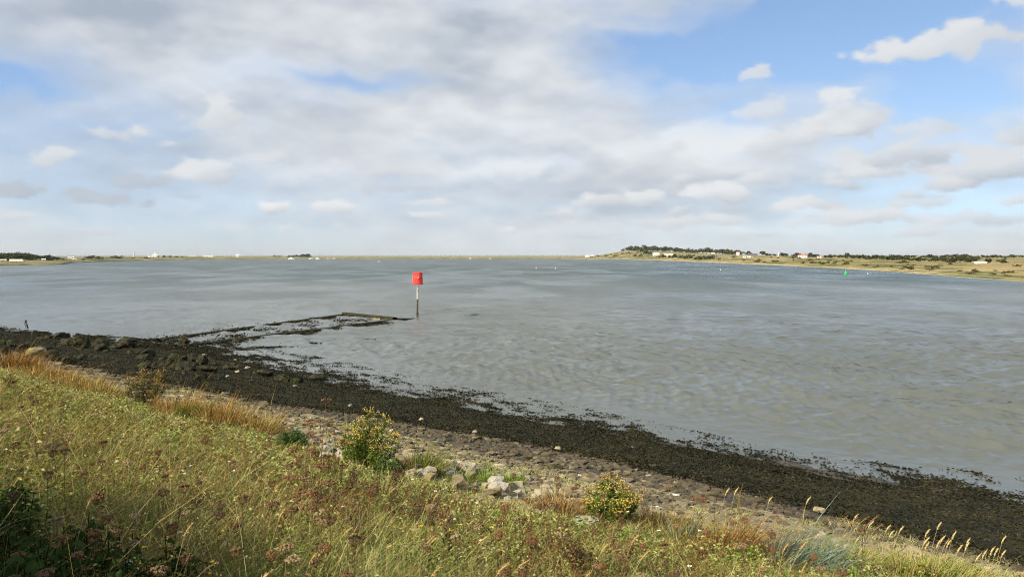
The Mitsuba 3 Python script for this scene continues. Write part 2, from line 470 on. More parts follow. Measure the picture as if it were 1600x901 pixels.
def bankcol(p, n, uv):
    a = mikit.fbm(p.x * .03, p.y * .02, 0, 4)
    b = mikit.fbm(p.x * .12 + 9, p.y * .06, 0, 4)
    c = mikit.mix((.115, .110, .056), (.16, .145, .085), mikit.smoothstep(.35, .65, a))
    return mikit.mix(c, mi.Color3f(.045, .055, .02), mikit.smoothstep(.48, .62, b) * .85)


mat('m_hill', mikit.proc(hillcol, .5), .95, .1)
mat('m_bank', mikit.proc(bankcol, .5), .95, .1)
mat('m_beach', mikit.proc(lambda p, n, uv: mikit.mix((.17, .15, .085), (.25, .215, .13), mikit.fbm(p.x * .3, p.y * .1, 0, 3)), .5), .95, .1)
mat('m_field', mikit.proc(lambda p, n, uv: mikit.mix((.46, .38, .22), (.36, .27, .17), mikit.fbm(p.x * .05, p.y * .02, 0, 3)), .5), .95, .1)

shoreR = [(3.5, 1390, 0), (6, 1260, 0), (8.1, 1120, 0), (10.5, 880, 0), (13.7, 650, 0), (18, 456, 0), (22.1, 352, 0), (26, 274, 0), (29.6, 216, 0), (33, 184, 0), (40, 150, 0), (62, 150, 0)]
ridge = [(3.5, 1480, 1.2), (4.9, 1480, 1.6), (6.5, 1420, 6.6), (8.1, 1330, 13.6), (9.2, 1300, 13.8), (11.5, 1180, 11.0), (13.7, 1010, 7.8), (16, 900, 6.4), (18, 800, 5.1), (20, 670, 4.2), (22.1, 560, 3.6), (24, 500, 3.1), (26, 450, 2.8), (28, 390, 2.5), (29.6, 360, 2.4), (33, 320, 2.3), (40, 300, 2.3), (62, 300, 2.3)]
mid = []
for b, d, z in ridge:
    ds = 1 / np.interp(b, [q[0] for q in shoreR], [1 / q[1] for q in shoreR])
    mid.append((b, ds * .55 + d * .45, z * .52 + .12))
gR = loft([[(b, d - 12, -.8) for b, d, z in shoreR], [(b, d * 1.006 + 1, .42) for b, d, z in shoreR], mid, ridge, [(b, d * 1.25, z * .93) for b, d, z in ridge], [(b, d * 2.2, max(z * .6, 3.0)) for b, d, z in ridge], [(b, 4200, 4.6) for b, d, z in ridge]], 340, .5, 61)
struct('hill', mikit.ply(upward(*grid(gR[..., 0], gR[..., 1], gR[..., 2])), 'm_hill', smooth=True))
hz_ = height_on(gR)
gB = loft([[(b, d - 14, -.7) for b, d, z in shoreR], [(b, d * 1.002, .22) for b, d, z in shoreR], [(b, d * 1.008 + 1, .50) for b, d, z in shoreR], [(b, d * 1.02 + 2, .1) for b, d, z in shoreR]], 340)
struct('beach', mikit.ply(upward(*grid(gB[..., 0], gB[..., 1], gB[..., 2])), 'm_beach', smooth=True))

shoreL = [(-62, 300, 0), (-40, 420, 0), (-33, 478, 0), (-31, 492, 0), (-29.6, 525, 0), (-29.2, 640, 0), (-26, 860, 0), (-22, 1090, 0), (-15.8, 1330, 0), (-4, 1400, 0), (4.2, 1390, 0)]
backL = [(-62, 380, 2.2), (-40, 520, 2.2), (-33, 575, 2.3), (-31, 590, 2.3), (-29.2, 740, 2.6), (-26, 980, 3.1), (-22, 1240, 3.4), (-15.8, 1480, 2.4), (-4, 1560, 1.4), (4.2, 1560, 1.3)]
gL = loft([[(b, d - 10, -.8) for b, d, z in shoreL], [(b, d * 1.004 + 1, .7) for b, d, z in shoreL], backL, [(b, d * 1.6, z * 1.0) for b, d, z in backL], [(b, min(d * 2.8, 4000), .5) for b, d, z in backL]], 300, .5, 66)
struct('far_bank', mikit.ply(upward(*grid(gL[..., 0], gL[..., 1], gL[..., 2])), 'm_bank', smooth=True))
lz_ = height_on(gL)

# distant low hills beyond the estuary
gF = loft([[(-30, 4200, -1), (-14, 4200, -1), (-4, 4200, -1), (3, 4200, -1), (9, 4200, -1), (45, 4200, -1)], [(-30, 4350, 2.5), (-14, 4350, 1.8), (-4, 4350, 1.5), (3, 4350, 3.5), (9, 4350, 4.5), (45, 4350, 6)], [(-30, 4700, 4), (-14, 4700, 4), (-4, 4700, 5), (3, 4700, 6), (9, 4700, 5), (45, 4700, 5)]], 120, .6, 70)
struct('distant_hills', mikit.ply(upward(*grid(gF[..., 0], gF[..., 1], gF[..., 2])), 'm_bank', smooth=True))

# ------------------------------------------------------------------ trees and bushes on the far side
def crown_mesh(r, n=420, wide=1.0, leaf=.16, dark=(.040, .052, .024), light=(.085, .105, .042)):
    """A crown of about unit height from leaf clumps gathered in several boughs."""
    boughs = r.normal(size=(9, 3)) * [.27 * wide, .27 * wide, .17] + [0, 0, .62]
    boughs[0] = [0, 0, .62]
    rad = r.uniform(.17, .30, 9) * np.array([1.2] + [1] * 8)
    k = r.integers(0, 9, n)
    q = r.normal(size=(n, 3))
    q /= np.linalg.norm(q, axis=1, keepdims=True)
    q = boughs[k] + q * (rad[k] * r.uniform(.5, 1.05, n))[:, None] * [wide, wide, .9]
    q[:, 2] = np.clip(q[:, 2], .12, 1.05)
    c = np.array(dark) + (np.array(light) - np.array(dark)) * r.uniform(0, 1, (n, 1))
    return leafset(q - .05, r.normal(size=(n, 3)), r.uniform(.7, 1.3, n) * leaf, r.uniform(.7, 1.3, n) * leaf, c, .2, r)


def trunk_mesh(r, col=(.05, .04, .03)):
    m = [tube([[0, 0, -.06], [.01, 0, .2], [.02, .01, .45], [.0, .02, .7]], [.05, .04, .03, .012], 5)]
    for a in r.uniform(0, 6.28, 4):
        m.append(tube([[.01, 0, .25 + .1 * r.uniform()], [.14 * math.cos(a), .14 * math.sin(a), .5], [.24 * math.cos(a), .24 * math.sin(a), .68]], [.022, .014, .006], 4))
    v, f = cat(m)
    return v, f, np.tile(col, (len(v), 1))


TREES, SHRUBS = [], []
for k in range(5):
    r = np.random.default_rng(100 + k)
    c = crown_mesh(r, 420, (1.0, 1.15, .9, 1.3, 1.1)[k])
    t = trunk_mesh(r)
    TREES.append((mikit.ply(c[:2], 'm_leaf', color=c[2]), mikit.ply(t[:2], 'm_stem', color=t[2])))
for k in range(4):
    r = np.random.default_rng(140 + k)
    c = crown_mesh(r, 300, 1.5, .17, ((.04, .05, .016), (.03, .045, .016), (.07, .065, .02), (.075, .045, .022))[k], ((.085, .10, .03), (.065, .085, .028), (.13, .12, .04), (.13, .085, .04))[k])
    c[0][:, 2] -= .22
    t = trunk_mesh(r)
    SHRUBS.append((mikit.ply(c[:2], 'm_leaf', color=c[2]), mikit.ply(t[:2], 'm_stem', color=t[2])))


def tree(b, d, h, kind, label, group, ground, wide=1.0, shrub=False, name=None):
    x, y = polar(b, d)
    key = numbered(name or ('shrub' if shrub else 'tree'))
    c, t = (SHRUBS if shrub else TREES)[kind % (4 if shrub else 5)]
    M = T().translate([x, y, ground(x, y) - .02 * h]).rotate([0, 0, 1], float((kind * 77 + b * 50) % 360)).scale([h * wide, h * wide, h])
    part(key, 'crown', c, M)
    part(key, 'trunk', t, M)
    tag(key, label, 'shrub' if shrub else 'tree', group)


def px(x):
    return math.degrees(math.atan((x - 800) / 1232))


def onhill(x, u):
    b = px(x)
    d0 = 1 / np.interp(b, [q[0] for q in shoreR], [1 / q[1] for q in shoreR])
    d1 = np.interp(b, [q[0] for q in ridge], [q[1] for q in ridge])
    return b, 1 / ((1 - u) / d0 + u / d1)


tr = np.random.default_rng(5)
# the wood along the ridge of the hill
for i, x in enumerate(np.linspace(975, 1156, 40)):
    x = x + tr.normal() * 1.5
    d = np.interp(px(x), [q[0] for q in ridge], [q[1] for q in ridge])
    tall = np.interp(x, [975, 990, 1010, 1050, 1080, 1100, 1156], [4.5, 8, 8.5, 6.5, 5.5, 7, 5.5])
    tree(px(x), d * (1.0 + .03 * tr.uniform()), tall * tr.uniform(.8, 1.15), int(tr.integers(5)), 'dark tree in the wood along the top of the hill', 'trees of the wood along the hilltop', hz_, 1.25)
for i, (x, h) in enumerate(((1170, 4.5), (1192, 4.6), (1227, 2.6), (1240, 2.4), (1245, 3.4), (1264, 3.6), (1270, 2.4), (1290, 2.0), (1298, 2.6), (1312, 2.2), (1325, 3.6), (1331, 2.3))):
    d = np.interp(px(x), [q[0] for q in ridge], [q[1] for q in ridge])
    tree(px(x), d * 1.03, h, i, 'dark round tree on the skyline among the houses right of the wood', 'skyline trees among the houses', hz_, 1.2)
xs = [1338, 1345, 1352, 1360, 1367, 1374, 1381, 1388, 1396, 1404, 1410, 1417, 1426, 1436, 1445, 1456, 1466, 1477, 1489, 1500, 1512, 1522, 1543, 1567]
hs = [1.9, 2.2, 2.4, 1.9, 2.1, 2.3, 1.7, 2.0, 2.1, 1.7, 1.9, 1.6, 1.4, 2.0, 1.3, 1.4, 1.8, 2.3, 2.2, 2.2, 2.0, 2.2, 1.6, 1.5]
for i, (x, h) in enumerate(zip(xs, hs)):
    d = np.interp(px(x), [q[0] for q in ridge], [q[1] for q in ridge])
    tree(px(x), d * 1.0, h * 1.2, i, 'round dark tree in the row along the low skyline at right', 'tree row along the right skyline', hz_, 1.35)
for i, x in enumerate(np.linspace(1200, 1640, 44)):
    x = x + tr.normal() * 4
    tree(px(x), tr.uniform(720, 980), tr.uniform(2.0, 3.6), int(tr.integers(5)), 'small dark tree on the flat land behind the right shore', 'trees on the flat land behind the right shore', hz_, 1.8)
# scrub on the hillside
for i, (x, u, h, k) in enumerate(((1008, .55, 7.5, 1), (1014, .5, 6.5, 0), (1001, .35, 4, 2), (992, .3, 4, 2), (1030, .2, 3.0, 0), (1038, .28, 4.5, 1), (1046, .25, 4.2, 0), (1054, .3, 5, 1), (1063, .28, 4.2, 0),
                                  (1072, .25, 4.5, 1), (1080, .3, 4.4, 0), (1088, .22, 3.5, 1), (1096, .26, 4.2, 0), (1104, .3, 4.0, 1), (1111, .32, 4.6, 1), (935, .6, 3.6, 3), (948, .5, 3.5, 3), (962, .35, 3.5, 3),
                                  (972, .55, 3.0, 2), (984, .6, 3.0, 3), (996, .75, 2.5, 2), (955, .7, 2.6, 2), (925, .5, 2.6, 3), (1147, .55, 2.2, 0), (1124, .3, 1.8, 2), (1162, .28, 1.5, 2), (1186, .35, 1.4, 0), (1205, .75, 1.2, 2), (1216, .7, 1.1, 2),
                                  (1240, .5, 1.0, 2), (1256, .25, 1.3, 0), (1268, .3, 1.3, 1), (1281, .35, 1.2, 0), (1294, .4, 1.2, 1), (1307, .55, 1.0, 0), (1318, .7, 1.0, 1), (1330, .68, .9, 0), (1372, .3, .6, 2), (1448, .45, .7, 0), (1457, .4, .8, 1), (1466, .42, .7, 2), (1500, .3, .6, 3), (1570, .35, .6, 3))):
    b = px(x)
    d0 = 1 / np.interp(b, [q[0] for q in shoreR], [1 / q[1] for q in shoreR])
    d1 = np.interp(b, [q[0] for q in ridge], [q[1] for q in ridge])
    tree(b, 1 / ((1 - u) / d0 + u / d1), h, k, ('green scrub bush low on the slope of the right bank', 'green scrub bush low on the slope of the right bank', 'dry olive bush on the straw coloured slope', 'russet bush on the left end of the hill or right bank')[k],
         ('green scrub on the right bank', 'green scrub on the right bank', 'olive scrub on the right bank', 'russet scrub on the right bank')[k], hz_, 1.1, True)
for i in range(46):
    x = tr.uniform(1180, 1590)
    b, d = onhill(x, tr.uniform(.12, .85))
    k = int(tr.choice([0, 1, 2, 2, 3]))
    tree(b, d, tr.uniform(.5, .95) * d / 330, k, ('small green scrub bush on the grassland of the right shore', 'small green scrub bush on the grassland of the right shore', 'small olive bush on the grassland of the right shore', 'small russet bush on the grassland of the right shore')[k], ('small green scrub of the right shore', 'small green scrub of the right shore', 'small olive scrub of the right shore', 'small russet scrub of the right shore')[k], hz_, 2.0, True)
# left shore
for i, (x, d, h) in enumerate(((-20, 565, 4.2), (-8, 560, 4.6), (2, 570, 4.4), (10, 580, 4.4), (17, 585, 4.6), (25, 590, 4.2), (31, 585, 4.9), (38, 585, 4.9), (45, 590, 4.6), (50, 580, 4.0), (57, 580, 3.6), (64, 600, 3.2), (71, 600, 3.7), (76, 600, 3.2), (84, 615, 2.6), (89, 610, 2.4))):
    tree(px(x), d, h, i, 'dense green tree in the wood at the far left shore', 'trees of the wood at far left', lz_, 1.4)
for i, (x, d, h, k) in enumerate(((138, 790, 3.0, 1), (145, 800, 3.6, 0), (152, 800, 3.2, 1), (160, 810, 2.6, 0), (180, 900, 4.4, 3), (186, 900, 3.0, 3), (98, 650, 1.9, 2), (130, 720, 2.0, 2), (208, 950, 2.0, 3), (226, 980, 2.4, 3), (231, 980, 2.0, 3), (248, 1100, 2.6, 1), (256, 1100, 3.0, 0), (266, 1120, 2.8, 1), (276, 1140, 2.6, 0), (284, 1150, 2.2, 1))):
    tree(px(x), d, h, k, ('green bush on the low left shore', 'green bush on the low left shore', 'olive bush on the low left shore', 'brown bush on the low left shore')[k], ('green bushes on the left shore', 'green bushes on the left shore', 'olive bushes on the left shore', 'brown bushes on the left shore')[k], lz_, 1.2, True)
for i, (x, h) in enumerate(((430, 3.6), (437, 3.2), (451, 4.0), (457, 4.2), (463, 4.4), (470, 4.6), (474, 6.0), (479, 7.4), (483, 5))):
    tree(px(x), 1520, h, i, 'small dark tree in the clump on the far bank above the moored boats', 'tree clump above the moored boats', lz_, 1.5)

# ------------------------------------------------------------------ buildings, all far off
mat('m_white', (.78, .77, .74), .8, .2)
mat('m_cream', (.60, .52, .40), .85, .2)
mat('m_redroof', (.30, .13, .09), .85, .2)
mat('m_slate', (.10, .10, .115), .8, .2)
mat('m_paleroof', (.55, .53, .50), .8, .2)
mat('m_pane', (.04, .05, .06), .2, .5)
mat('m_pink', (.50, .36, .30), .85, .2)


def house(name, b, d, w, dep, h, rh, wall, roof, label, ground, rz=None, wins=3, chimney=False):
    x, y = polar(b, d)
    key = numbered(name)
    M = T().translate([x, y, ground(x, y) - .15]).rotate([0, 0, 1], float(-b if rz is None else rz))
    part(key, 'wall', mikit.ply(cat([box([-w / 2, -dep / 2, -1.0], [w / 2, dep / 2, h])]), wall), M)
    o = .25
    a = np.array([[-w / 2 - o, -dep / 2 - o, h + .004], [w / 2 + o, -dep / 2 - o, h + .004], [w / 2 + o, dep / 2 + o, h + .004], [-w / 2 - o, dep / 2 + o, h + .004], [-w / 2 - o, 0, h + rh], [w / 2 + o, 0, h + rh]])
    rf = part(key, 'roof', mikit.ply((a, np.array([[0, 1, 5], [0, 5, 4], [2, 3, 4], [2, 4, 5], [0, 4, 3], [1, 2, 5], [0, 3, 2], [0, 2, 1]])), roof), M)
    for k in range(wins):
        cx = (k + .5) / wins * w - w / 2
        part(key, 'window', mikit.ply(box([cx - .07 * w / wins * 2, -dep / 2 - .05, h * .35], [cx + .07 * w / wins * 2, -dep / 2 + .05, h * .8]), 'm_pane'), M)
    if chimney:
        scene[rf + '__chimney'] = {**mikit.ply(box([w * .25, -.3, h + rh * .5], [w * .25 + .7, .3, h + rh + .8]), 'm_redroof'), 'to_world': M}
    tag(key, label, 'building')


house('low_building', *onhill(1025, .46), 8, 6, 2.4, 1.0, 'm_white', 'm_paleroof', 'long white low building on the hillside, left of the pair between bushes', hz_, wins=4)
house('low_building', *onhill(1044, .46), 11, 6, 2.0, .8, 'm_white', 'm_paleroof', 'long white low building on the hillside, right of the pair between bushes', hz_, wins=5)
house('cottage', *onhill(1114, .9), 4, 3, 1.5, .8, 'm_pink', 'm_paleroof', 'small pinkish building in front of the hilltop wood', hz_, wins=2)
house('cottage', *onhill(1153, .96), 3, 3, 3.0, 1.0, 'm_white', 'm_redroof', 'tall narrow white house at the right end of the hilltop wood', hz_, wins=1)
house('barn', *onhill(1176, .9), 9, 5, 1.2, 1.2, 'm_slate', 'm_slate', 'dark barn with a slate roof on the skyline right of the wood', hz_, wins=0)
house('caravan', *onhill(1163, .62), 2.6, 1.8, 1.2, .3, 'm_white', 'm_paleroof', 'left one of two small white cabins on the straw coloured slope', hz_, wins=1)
house('caravan', *onhill(1170, .66), 2.8, 1.8, 1.2, .3, 'm_white', 'm_paleroof', 'right one of two small white cabins on the straw coloured slope', hz_, wins=1)
house('farmhouse', *onhill(1254, .92), 6.4, 4, 1.6, .9, 'm_white', 'm_redroof', 'white house with a red roof on the right skyline between round trees', hz_, wins=3, chimney=True)
house('cottage', *onhill(1280, .88), 2.6, 2.4, 1.1, .7, 'm_white', 'm_redroof', 'small white house with a red roof right of the large farmhouse', hz_, wins=1)
house('shed', *onhill(1532, .93), 3.9, 2.4, .55, .25, 'm_white', 'm_paleroof', 'long white shed at the right end of the tree row', hz_, wins=0)
house('beach_house', px(918), 1440, 8, 6, 2.0, 1.2, 'm_white', 'm_paleroof', 'white house at the foot of the hill on its left end', hz_, wins=2)
house('beach_house', px(926), 1420, 5, 4, 1.4, 1.0, 'm_white', 'm_paleroof', 'smaller white house beside another at the foot of the hill', hz_, wins=1)
b, d = onhill(1217, .97)
x, y = polar(b, d)
key = 'white_tower'
M = T().translate([x, y, hz_(x, y) - .2])
part(key, 'shaft', mikit.ply(tube([[0, 0, 0], [0, 0, 1.5], [0, 0, 2.6]], [.42, .3, .26], 10), 'm_white', smooth=40), M)
part(key, 'lantern', mikit.ply(tube([[0, 0, 2.6], [0, 0, 2.62], [0, 0, 3.2], [0, 0, 3.5]], [.3, .46, .46, .1], 10), 'm_white', smooth=40), M)
tag(key, 'thin white tower standing up from the right skyline', 'tower')
house('farmhouse', px(4), 540, 3.6, 3, 1.0, .5, 'm_cream', 'm_cream', 'cream low building cut by the left edge of the view', lz_, wins=1)
house('farmhouse', px(25), 530, 6.0, 4, .5, 1.3, 'm_cream', 'm_cream', 'cream gabled house among trees on the left shore', lz_, wins=3)
house('cottage', px(38), 545, 2.0, 2, .9, .4, 'm_paleroof', 'm_slate', 'little grey house right of the cream gabled one', lz_, wins=1)
house('cottage', px(68), 575, 2.1, 2, 1.0, .5, 'm_white', 'm_white', 'small white house between trees on the left shore', lz_, wins=1)
house('caravan', px(111), 760, 4.6, 2, 1.2, .4, 'm_white', 'm_white', 'long white caravan right of the wood on the left shore', lz_, wins=2)
house('caravan', px(116), 700, 3.0, 2, .9, .4, 'm_cream', 'm_cream', 'tan cabin in front of the long white caravan', lz_, wins=1)
house('low_building', px(325), 1270, 14, 5, 1.1, .5, 'm_white', 'm_white', 'very long white shed low on the far left bank', lz_, wins=6)
house('low_building', px(300), 1250, 12, 5, .9, .4, 'm_paleroof', 'm_paleroof', 'grey long shed left of the very long white one', lz_, wins=4)
house('low_building', px(371), 1400, 5, 5, 3.0, 1.2, 'm_white', 'm_white', 'white block alone on the far bank left of the boats', lz_, wins=2)
x, y = polar(px(241), 1130)
M = T().translate([x, y, lz_(x, y) - .2]).rotate([0, 0, 1], 27.0)
key = 'works_building'
part(key, 'hall', mikit.ply(box([-7, -4, 0], [7.5, 4, 2.2]), 'm_white'), M)
part(key, 'upper_hall', mikit.ply(box([-2.4, -3.6, 2.203], [6, 3.6, 3.4]), 'm_white'), M)
part(key, 'tower', mikit.ply(box([.2, -3, 3.403], [2.6, 3, 5.6]), 'm_white'), M)
for k in range(4):
    part(key, 'window', mikit.ply(box([-5.5 + 3.4 * k, -4.05, .8], [-4.4 + 3.4 * k, -3.9, 1.6]), 'm_pane'), M)
tag(key, 'stepped white industrial building on the left far bank', 'building')
x, y = polar(px(209), 1130)
key = 'silo'
M = T().translate([x, y, lz_(x, y) - .2])
part(key, 'shaft', mikit.ply(tube([[0, 0, 0], [0, 0, 6.6]], .75, 12), 'm_paleroof', smooth=40), M)
part(key, 'cap', mikit.ply(tube([[0, 0, 6.603], [0, 0, 7.4]], [.85, .1], 12), 'm_paleroof'), M)
tag(key, 'thin pale silo left of the stepped white works', 'silo')

# ------------------------------------------------------------------ boats and buoys
mat('m_hull', (.8, .8, .78), .4, .5)
mat('m_bluehull', (.10, .13, .2), .4, .5)
mat('m_green', (.01, .36, .10), .5, .4)
mat('m_red', mikit.proc(lambda p, n, uv: mikit.mix((.74, .045, .04), (.62, .13, .10), mikit.smoothstep(.45, .7, mikit.fbm(p.x * 7, p.y * 7, p.z * 4, 3)))), .6, .35)
mat('m_polewhite', mikit.proc(lambda p, n, uv: mikit.mix((.50, .50, .49), (.30, .27, .22), mikit.smoothstep(.5, .7, mikit.fbm(p.x * 9, p.y * 9, p.z * 5, 3)))), .7, .3)
mat('m_poledark', stone_tex((.05, .04, .028), (.11, .09, .06), (.045, .05, .02)), .8, .2)


def hull_mesh(L, W, Hh):
    st_ = np.linspace(0, 1, 9)
    half = W / 2 * np.clip(np.sin(np.pi * (.18 + .82 * (1 - st_))) ** .6, .02, 1)
    sheer = Hh * (.85 + .35 * st_ ** 2)
    pts = []
    for u, w_, hh in zip(st_, half, sheer):
        x = (u - .5) * L
        pts.append([[x, -w_, hh], [x, -w_ * .75, .15], [x, 0, -.35], [x, w_ * .75, .15], [x, w_, hh]])
    p = np.array(pts)
    v, f = grid(p[..., 0], p[..., 1], p[..., 2])
    n = len(v)
    deck = np.array([[5 * i, 5 * i + 4, 5 * i + 9, 5 * i + 5] for i in range(8)])
    tr_ = np.array([[0, 1, 2, 3], [0, 3, 4, 4]])
    return v, np.vstack([tri(f), tri(deck), tri(tr_)])


def boat(x, d, L, rz, label, mast=0.0, cabin=True, hullmat='m_hull'):
    X, Y = polar(px(x), d)
    key = numbered('boat')
    M = T().translate([X, Y, 0.0]).rotate([0, 0, 1], float(rz))
    part(key, 'hull', mikit.ply(hull_mesh(L, L * .32, L * .16), hullmat), M)
    if cabin:
        part(key, 'cabin', mikit.ply(trimesh.convex.convex_hull(np.array([[-.22 * L, -.1 * L, .12 * L], [-.22 * L, .1 * L, .12 * L], [.16 * L, -.08 * L, .12 * L], [.16 * L, .08 * L, .12 * L], [-.2 * L, -.08 * L, .30 * L], [-.2 * L, .08 * L, .30 * L], [.06 * L, -.07 * L, .28 * L], [.06 * L, .07 * L, .28 * L]])), 'm_white'), M)
    if mast:
        part(key, 'mast', mikit.ply(tube([[0, 0, .1 * L], [0, 0, mast]], [.12, .08], 5), 'm_paleroof'), M)
    tag(key, label, 'boat')


boat(455, 1210, 9, 4, 'white motor boat moored off the far bank, leftmost of the boats')
boat(486, 1290, 7, 10, 'white boat with a low cabin beside a brown hull, second from left', 0)
boat(490, 1300, 5, 60, 'dark brown hulled small boat between two white ones', 0, True, 'm_bluehull')
boat(496, 1260, 7, -8, 'white boat lying just right of the dark hulled one')
boat(512, 1330, 4.5, 20, 'tiny masted white boat left of the rightmost white one', 5.5)
boat(522, 1300, 5, 5, 'white boat with a mast, rightmost of the moored group', 5)
boat(735, 1350, 5, 15, 'lone small white boat under the far bank right of the red marker', 5.0)
boat(766, 1350, 5, 0, 'low grey boat right of the lone white one', 0, False)


def buoy_small(x, y, label, r=.3, m='m_hull'):
    d = EYE * 1232 / (y - 399.5)
    X, Y = polar(px(x), d / math.cos(math.radians(px(x))))
    key = numbered('mooring_buoy')
    M = T().translate([X, Y, .1]).scale([r, r, r])
    part(key, 'float', mikit.ply(trimesh.creation.icosphere(subdivisions=2), m, smooth=True), M)
    part(key, 'ring', mikit.ply(trimesh.creation.torus(.3, .08, 12, 6), 'm_poledark'), T().translate([X, Y, .1 + r]).rotate([1, 0, 0], 90.0).scale([r, r, r]))
    tag(key, label, 'buoy')


buoy_small(592, 409, 'white round mooring buoy out beyond the red marker, left of it', .5)
buoy_small(838, 419, 'white mooring buoy in mid water straight ahead, left of another', .24)
buoy_small(868, 419.5, 'white mooring buoy in mid water, right of its twin', .2)
buoy_small(1126, 422, 'white mooring buoy off the bushy slope of the hill', .2)
buoy_small(1356, 428, 'white mooring buoy just right of the green buoy', .15)

X, Y = polar(px(1321.5), 209 / math.cos(math.radians(px(1321.5))))
key = 'channel_buoy'
M = T().translate([X, Y, 0]).scale([.8, .8, .8])
part(key, 'float', mikit.ply(tube([[0, 0, -.3], [0, 0, .0], [0, 0, .28], [0, 0, .36]], [.55, .62, .62, .5], 18), 'm_green', smooth=40), M)
part(key, 'cone_body', mikit.ply(tube([[0, 0, .363], [0, 0, .95], [0, 0, 1.15]], [.44, .24, .16], 18), 'm_green', smooth=40), M)
part(key, 'topmark', mikit.ply(tube([[0, 0, 1.153], [0, 0, 1.17], [0, 0, 1.62]], [.05, .2, .02], 14), 'm_green', smooth=40), M)
tag(key, 'green conical channel buoy floating off the right shore', 'buoy')

# the red beacon
key = 'marker_beacon'
BX, BY = -7.59, 63.18
lean = T().translate([BX, BY, 0]).rotate([0, 1, 0], .5)
part(key, 'lower_post', mikit.ply(tube([[0, 0, -1.4], [0, 0, 0], [0, 0, .6], [.004, 0, 1.52]], [.085, .085, .075, .07], 10), 'm_poledark', smooth=40), lean, 'dark weathered lower post')
part(key, 'upper_pole', mikit.ply(tube([[.004, 0, 1.523], [0, 0, 2.70], [0, 0, 3.6]], [.06, .06, .055], 10), 'm_polewhite', smooth=40), lean, 'white upper pole')
part(key, 'collar', mikit.ply(tube([[0, 0, .30], [0, 0, .42]], .12, 10), 'm_poledark'), lean)
RT = .36
for k in range(18):
    a = 2 * math.pi * k / 18
    w = .058
    x0, y0, x1, y1 = RT * math.cos(a), RT * math.sin(a), (RT + .06) * math.cos(a), (RT + .06) * math.sin(a)
    tx, ty = -math.sin(a) * w, math.cos(a) * w
    p = np.array([[x1 - tx, y1 - ty, 2.72], [x1 + tx, y1 + ty, 2.72], [x0 + tx, y0 + ty, 3.68], [x0 - tx, y0 - ty, 3.68]])
    o = np.array([math.cos(a), math.sin(a), 0]) * .02
    part(key, 'slat', mikit.ply(trimesh.convex.convex_hull(np.vstack([p, p - o])), 'm_red'), lean)
for z0, r0 in ((2.78, .445), (3.20, .415), (3.62, .388)):
    m = trimesh.creation.annulus(r0, r0 + .03, .05)
    m.apply_translation([0, 0, z0])
    part(key, 'hoop', mikit.ply(m, 'm_red'), lean)
for z0, r0 in ((2.9, .36), (3.60, .34)):
    for a in (0.3, 1.87):
        part(key, 'spoke', mikit.ply(tube([[-r0 * math.cos(a), -r0 * math.sin(a), z0 + .03 * a], [r0 * math.cos(a), r0 * math.sin(a), z0 + .03 * a]], .02, 5), 'm_red'), lean)
part(key, 'lamp', mikit.ply(trimesh.convex.convex_hull(np.array([[.03, -.50, 3.2], [.13, -.49, 3.22], [.05, -.42, 3.2], [.16, -.51, 3.36], [.10, -.52, 3.33], [.16, -.43, 3.36]])), 'm_white'), lean, 'small white fitting on the red cage')
tag(key, 'red slatted can shaped beacon on a white and dark pole standing in the water', 'beacon')

# the submerged slipway: two edge beams, end wall
key = 'slipway'
r = np.random.default_rng(31)


def beam(p, q, w, h0, h1, seed, n=40):
    p, q = np.array(p, float), np.array(q, float)
    u = np.linspace(0, 1, n)[:, None]
    c = p + (q - p) * u
    dd = (q - p) / np.linalg.norm(q - p)
    sd = np.array([-dd[1], dd[0]])
    top = h0 + (h1 - h0) * u[:, 0] + .10 * (fb(c[:, 0], c[:, 1], 1.1, 3, seed) - .5)
    jit = .25 * (fb(c[:, 0], c[:, 1], .8, 2, seed + 1) - .5)
    prof = []
    for o, zz in ((-w / 2, -1.0), (-w / 2, 0), (-w * .3, .04), (w * .3, .03), (w / 2, -.02), (w / 2, -1.0)):
        pt = np.column_stack([c + sd * (o + jit)[:, None], top + zz if zz > -.9 else np.full(n, -1.0)])
        prof.append(pt)
    g = np.array(prof)
    v, f = grid(g[..., 0], g[..., 1], g[..., 2])
    return upward(v, f)


part(key, 'edge_beam', mikit.ply(beam((-20.9, 46.5), (-14.0, 66.5), .34, .085, .11, 3), 'm_boulder', smooth=35))
part(key, 'edge_beam', mikit.ply(beam((-18.3, 42.9), (-9.3, 59.9), .34, .10, .12, 9), 'm_boulder', smooth=35))
part(key, 'end_wall', mikit.ply(beam((-14.2, 66.7), (-8.9, 60.3), .42, .20, .27, 14), 'm_boulder', smooth=35), None, 'dark weedy end wall')
part(key, 'end_wall', mikit.ply(beam((-8.9, 60.3), (-7.9, 62.9), .34, .20, .02, 19), 'm_boulder', smooth=35))
part(key, 'ledge', mikit.ply(beam((-10.9, 62.0), (-10.2, 61.2), .2, .07, .12, 23), 'm_palestone', smooth=35), None, 'ochre ledge below the end wall')
tag(key, 'weedy slipway edges and end wall just breaking the water by the beacon', 'slipway')

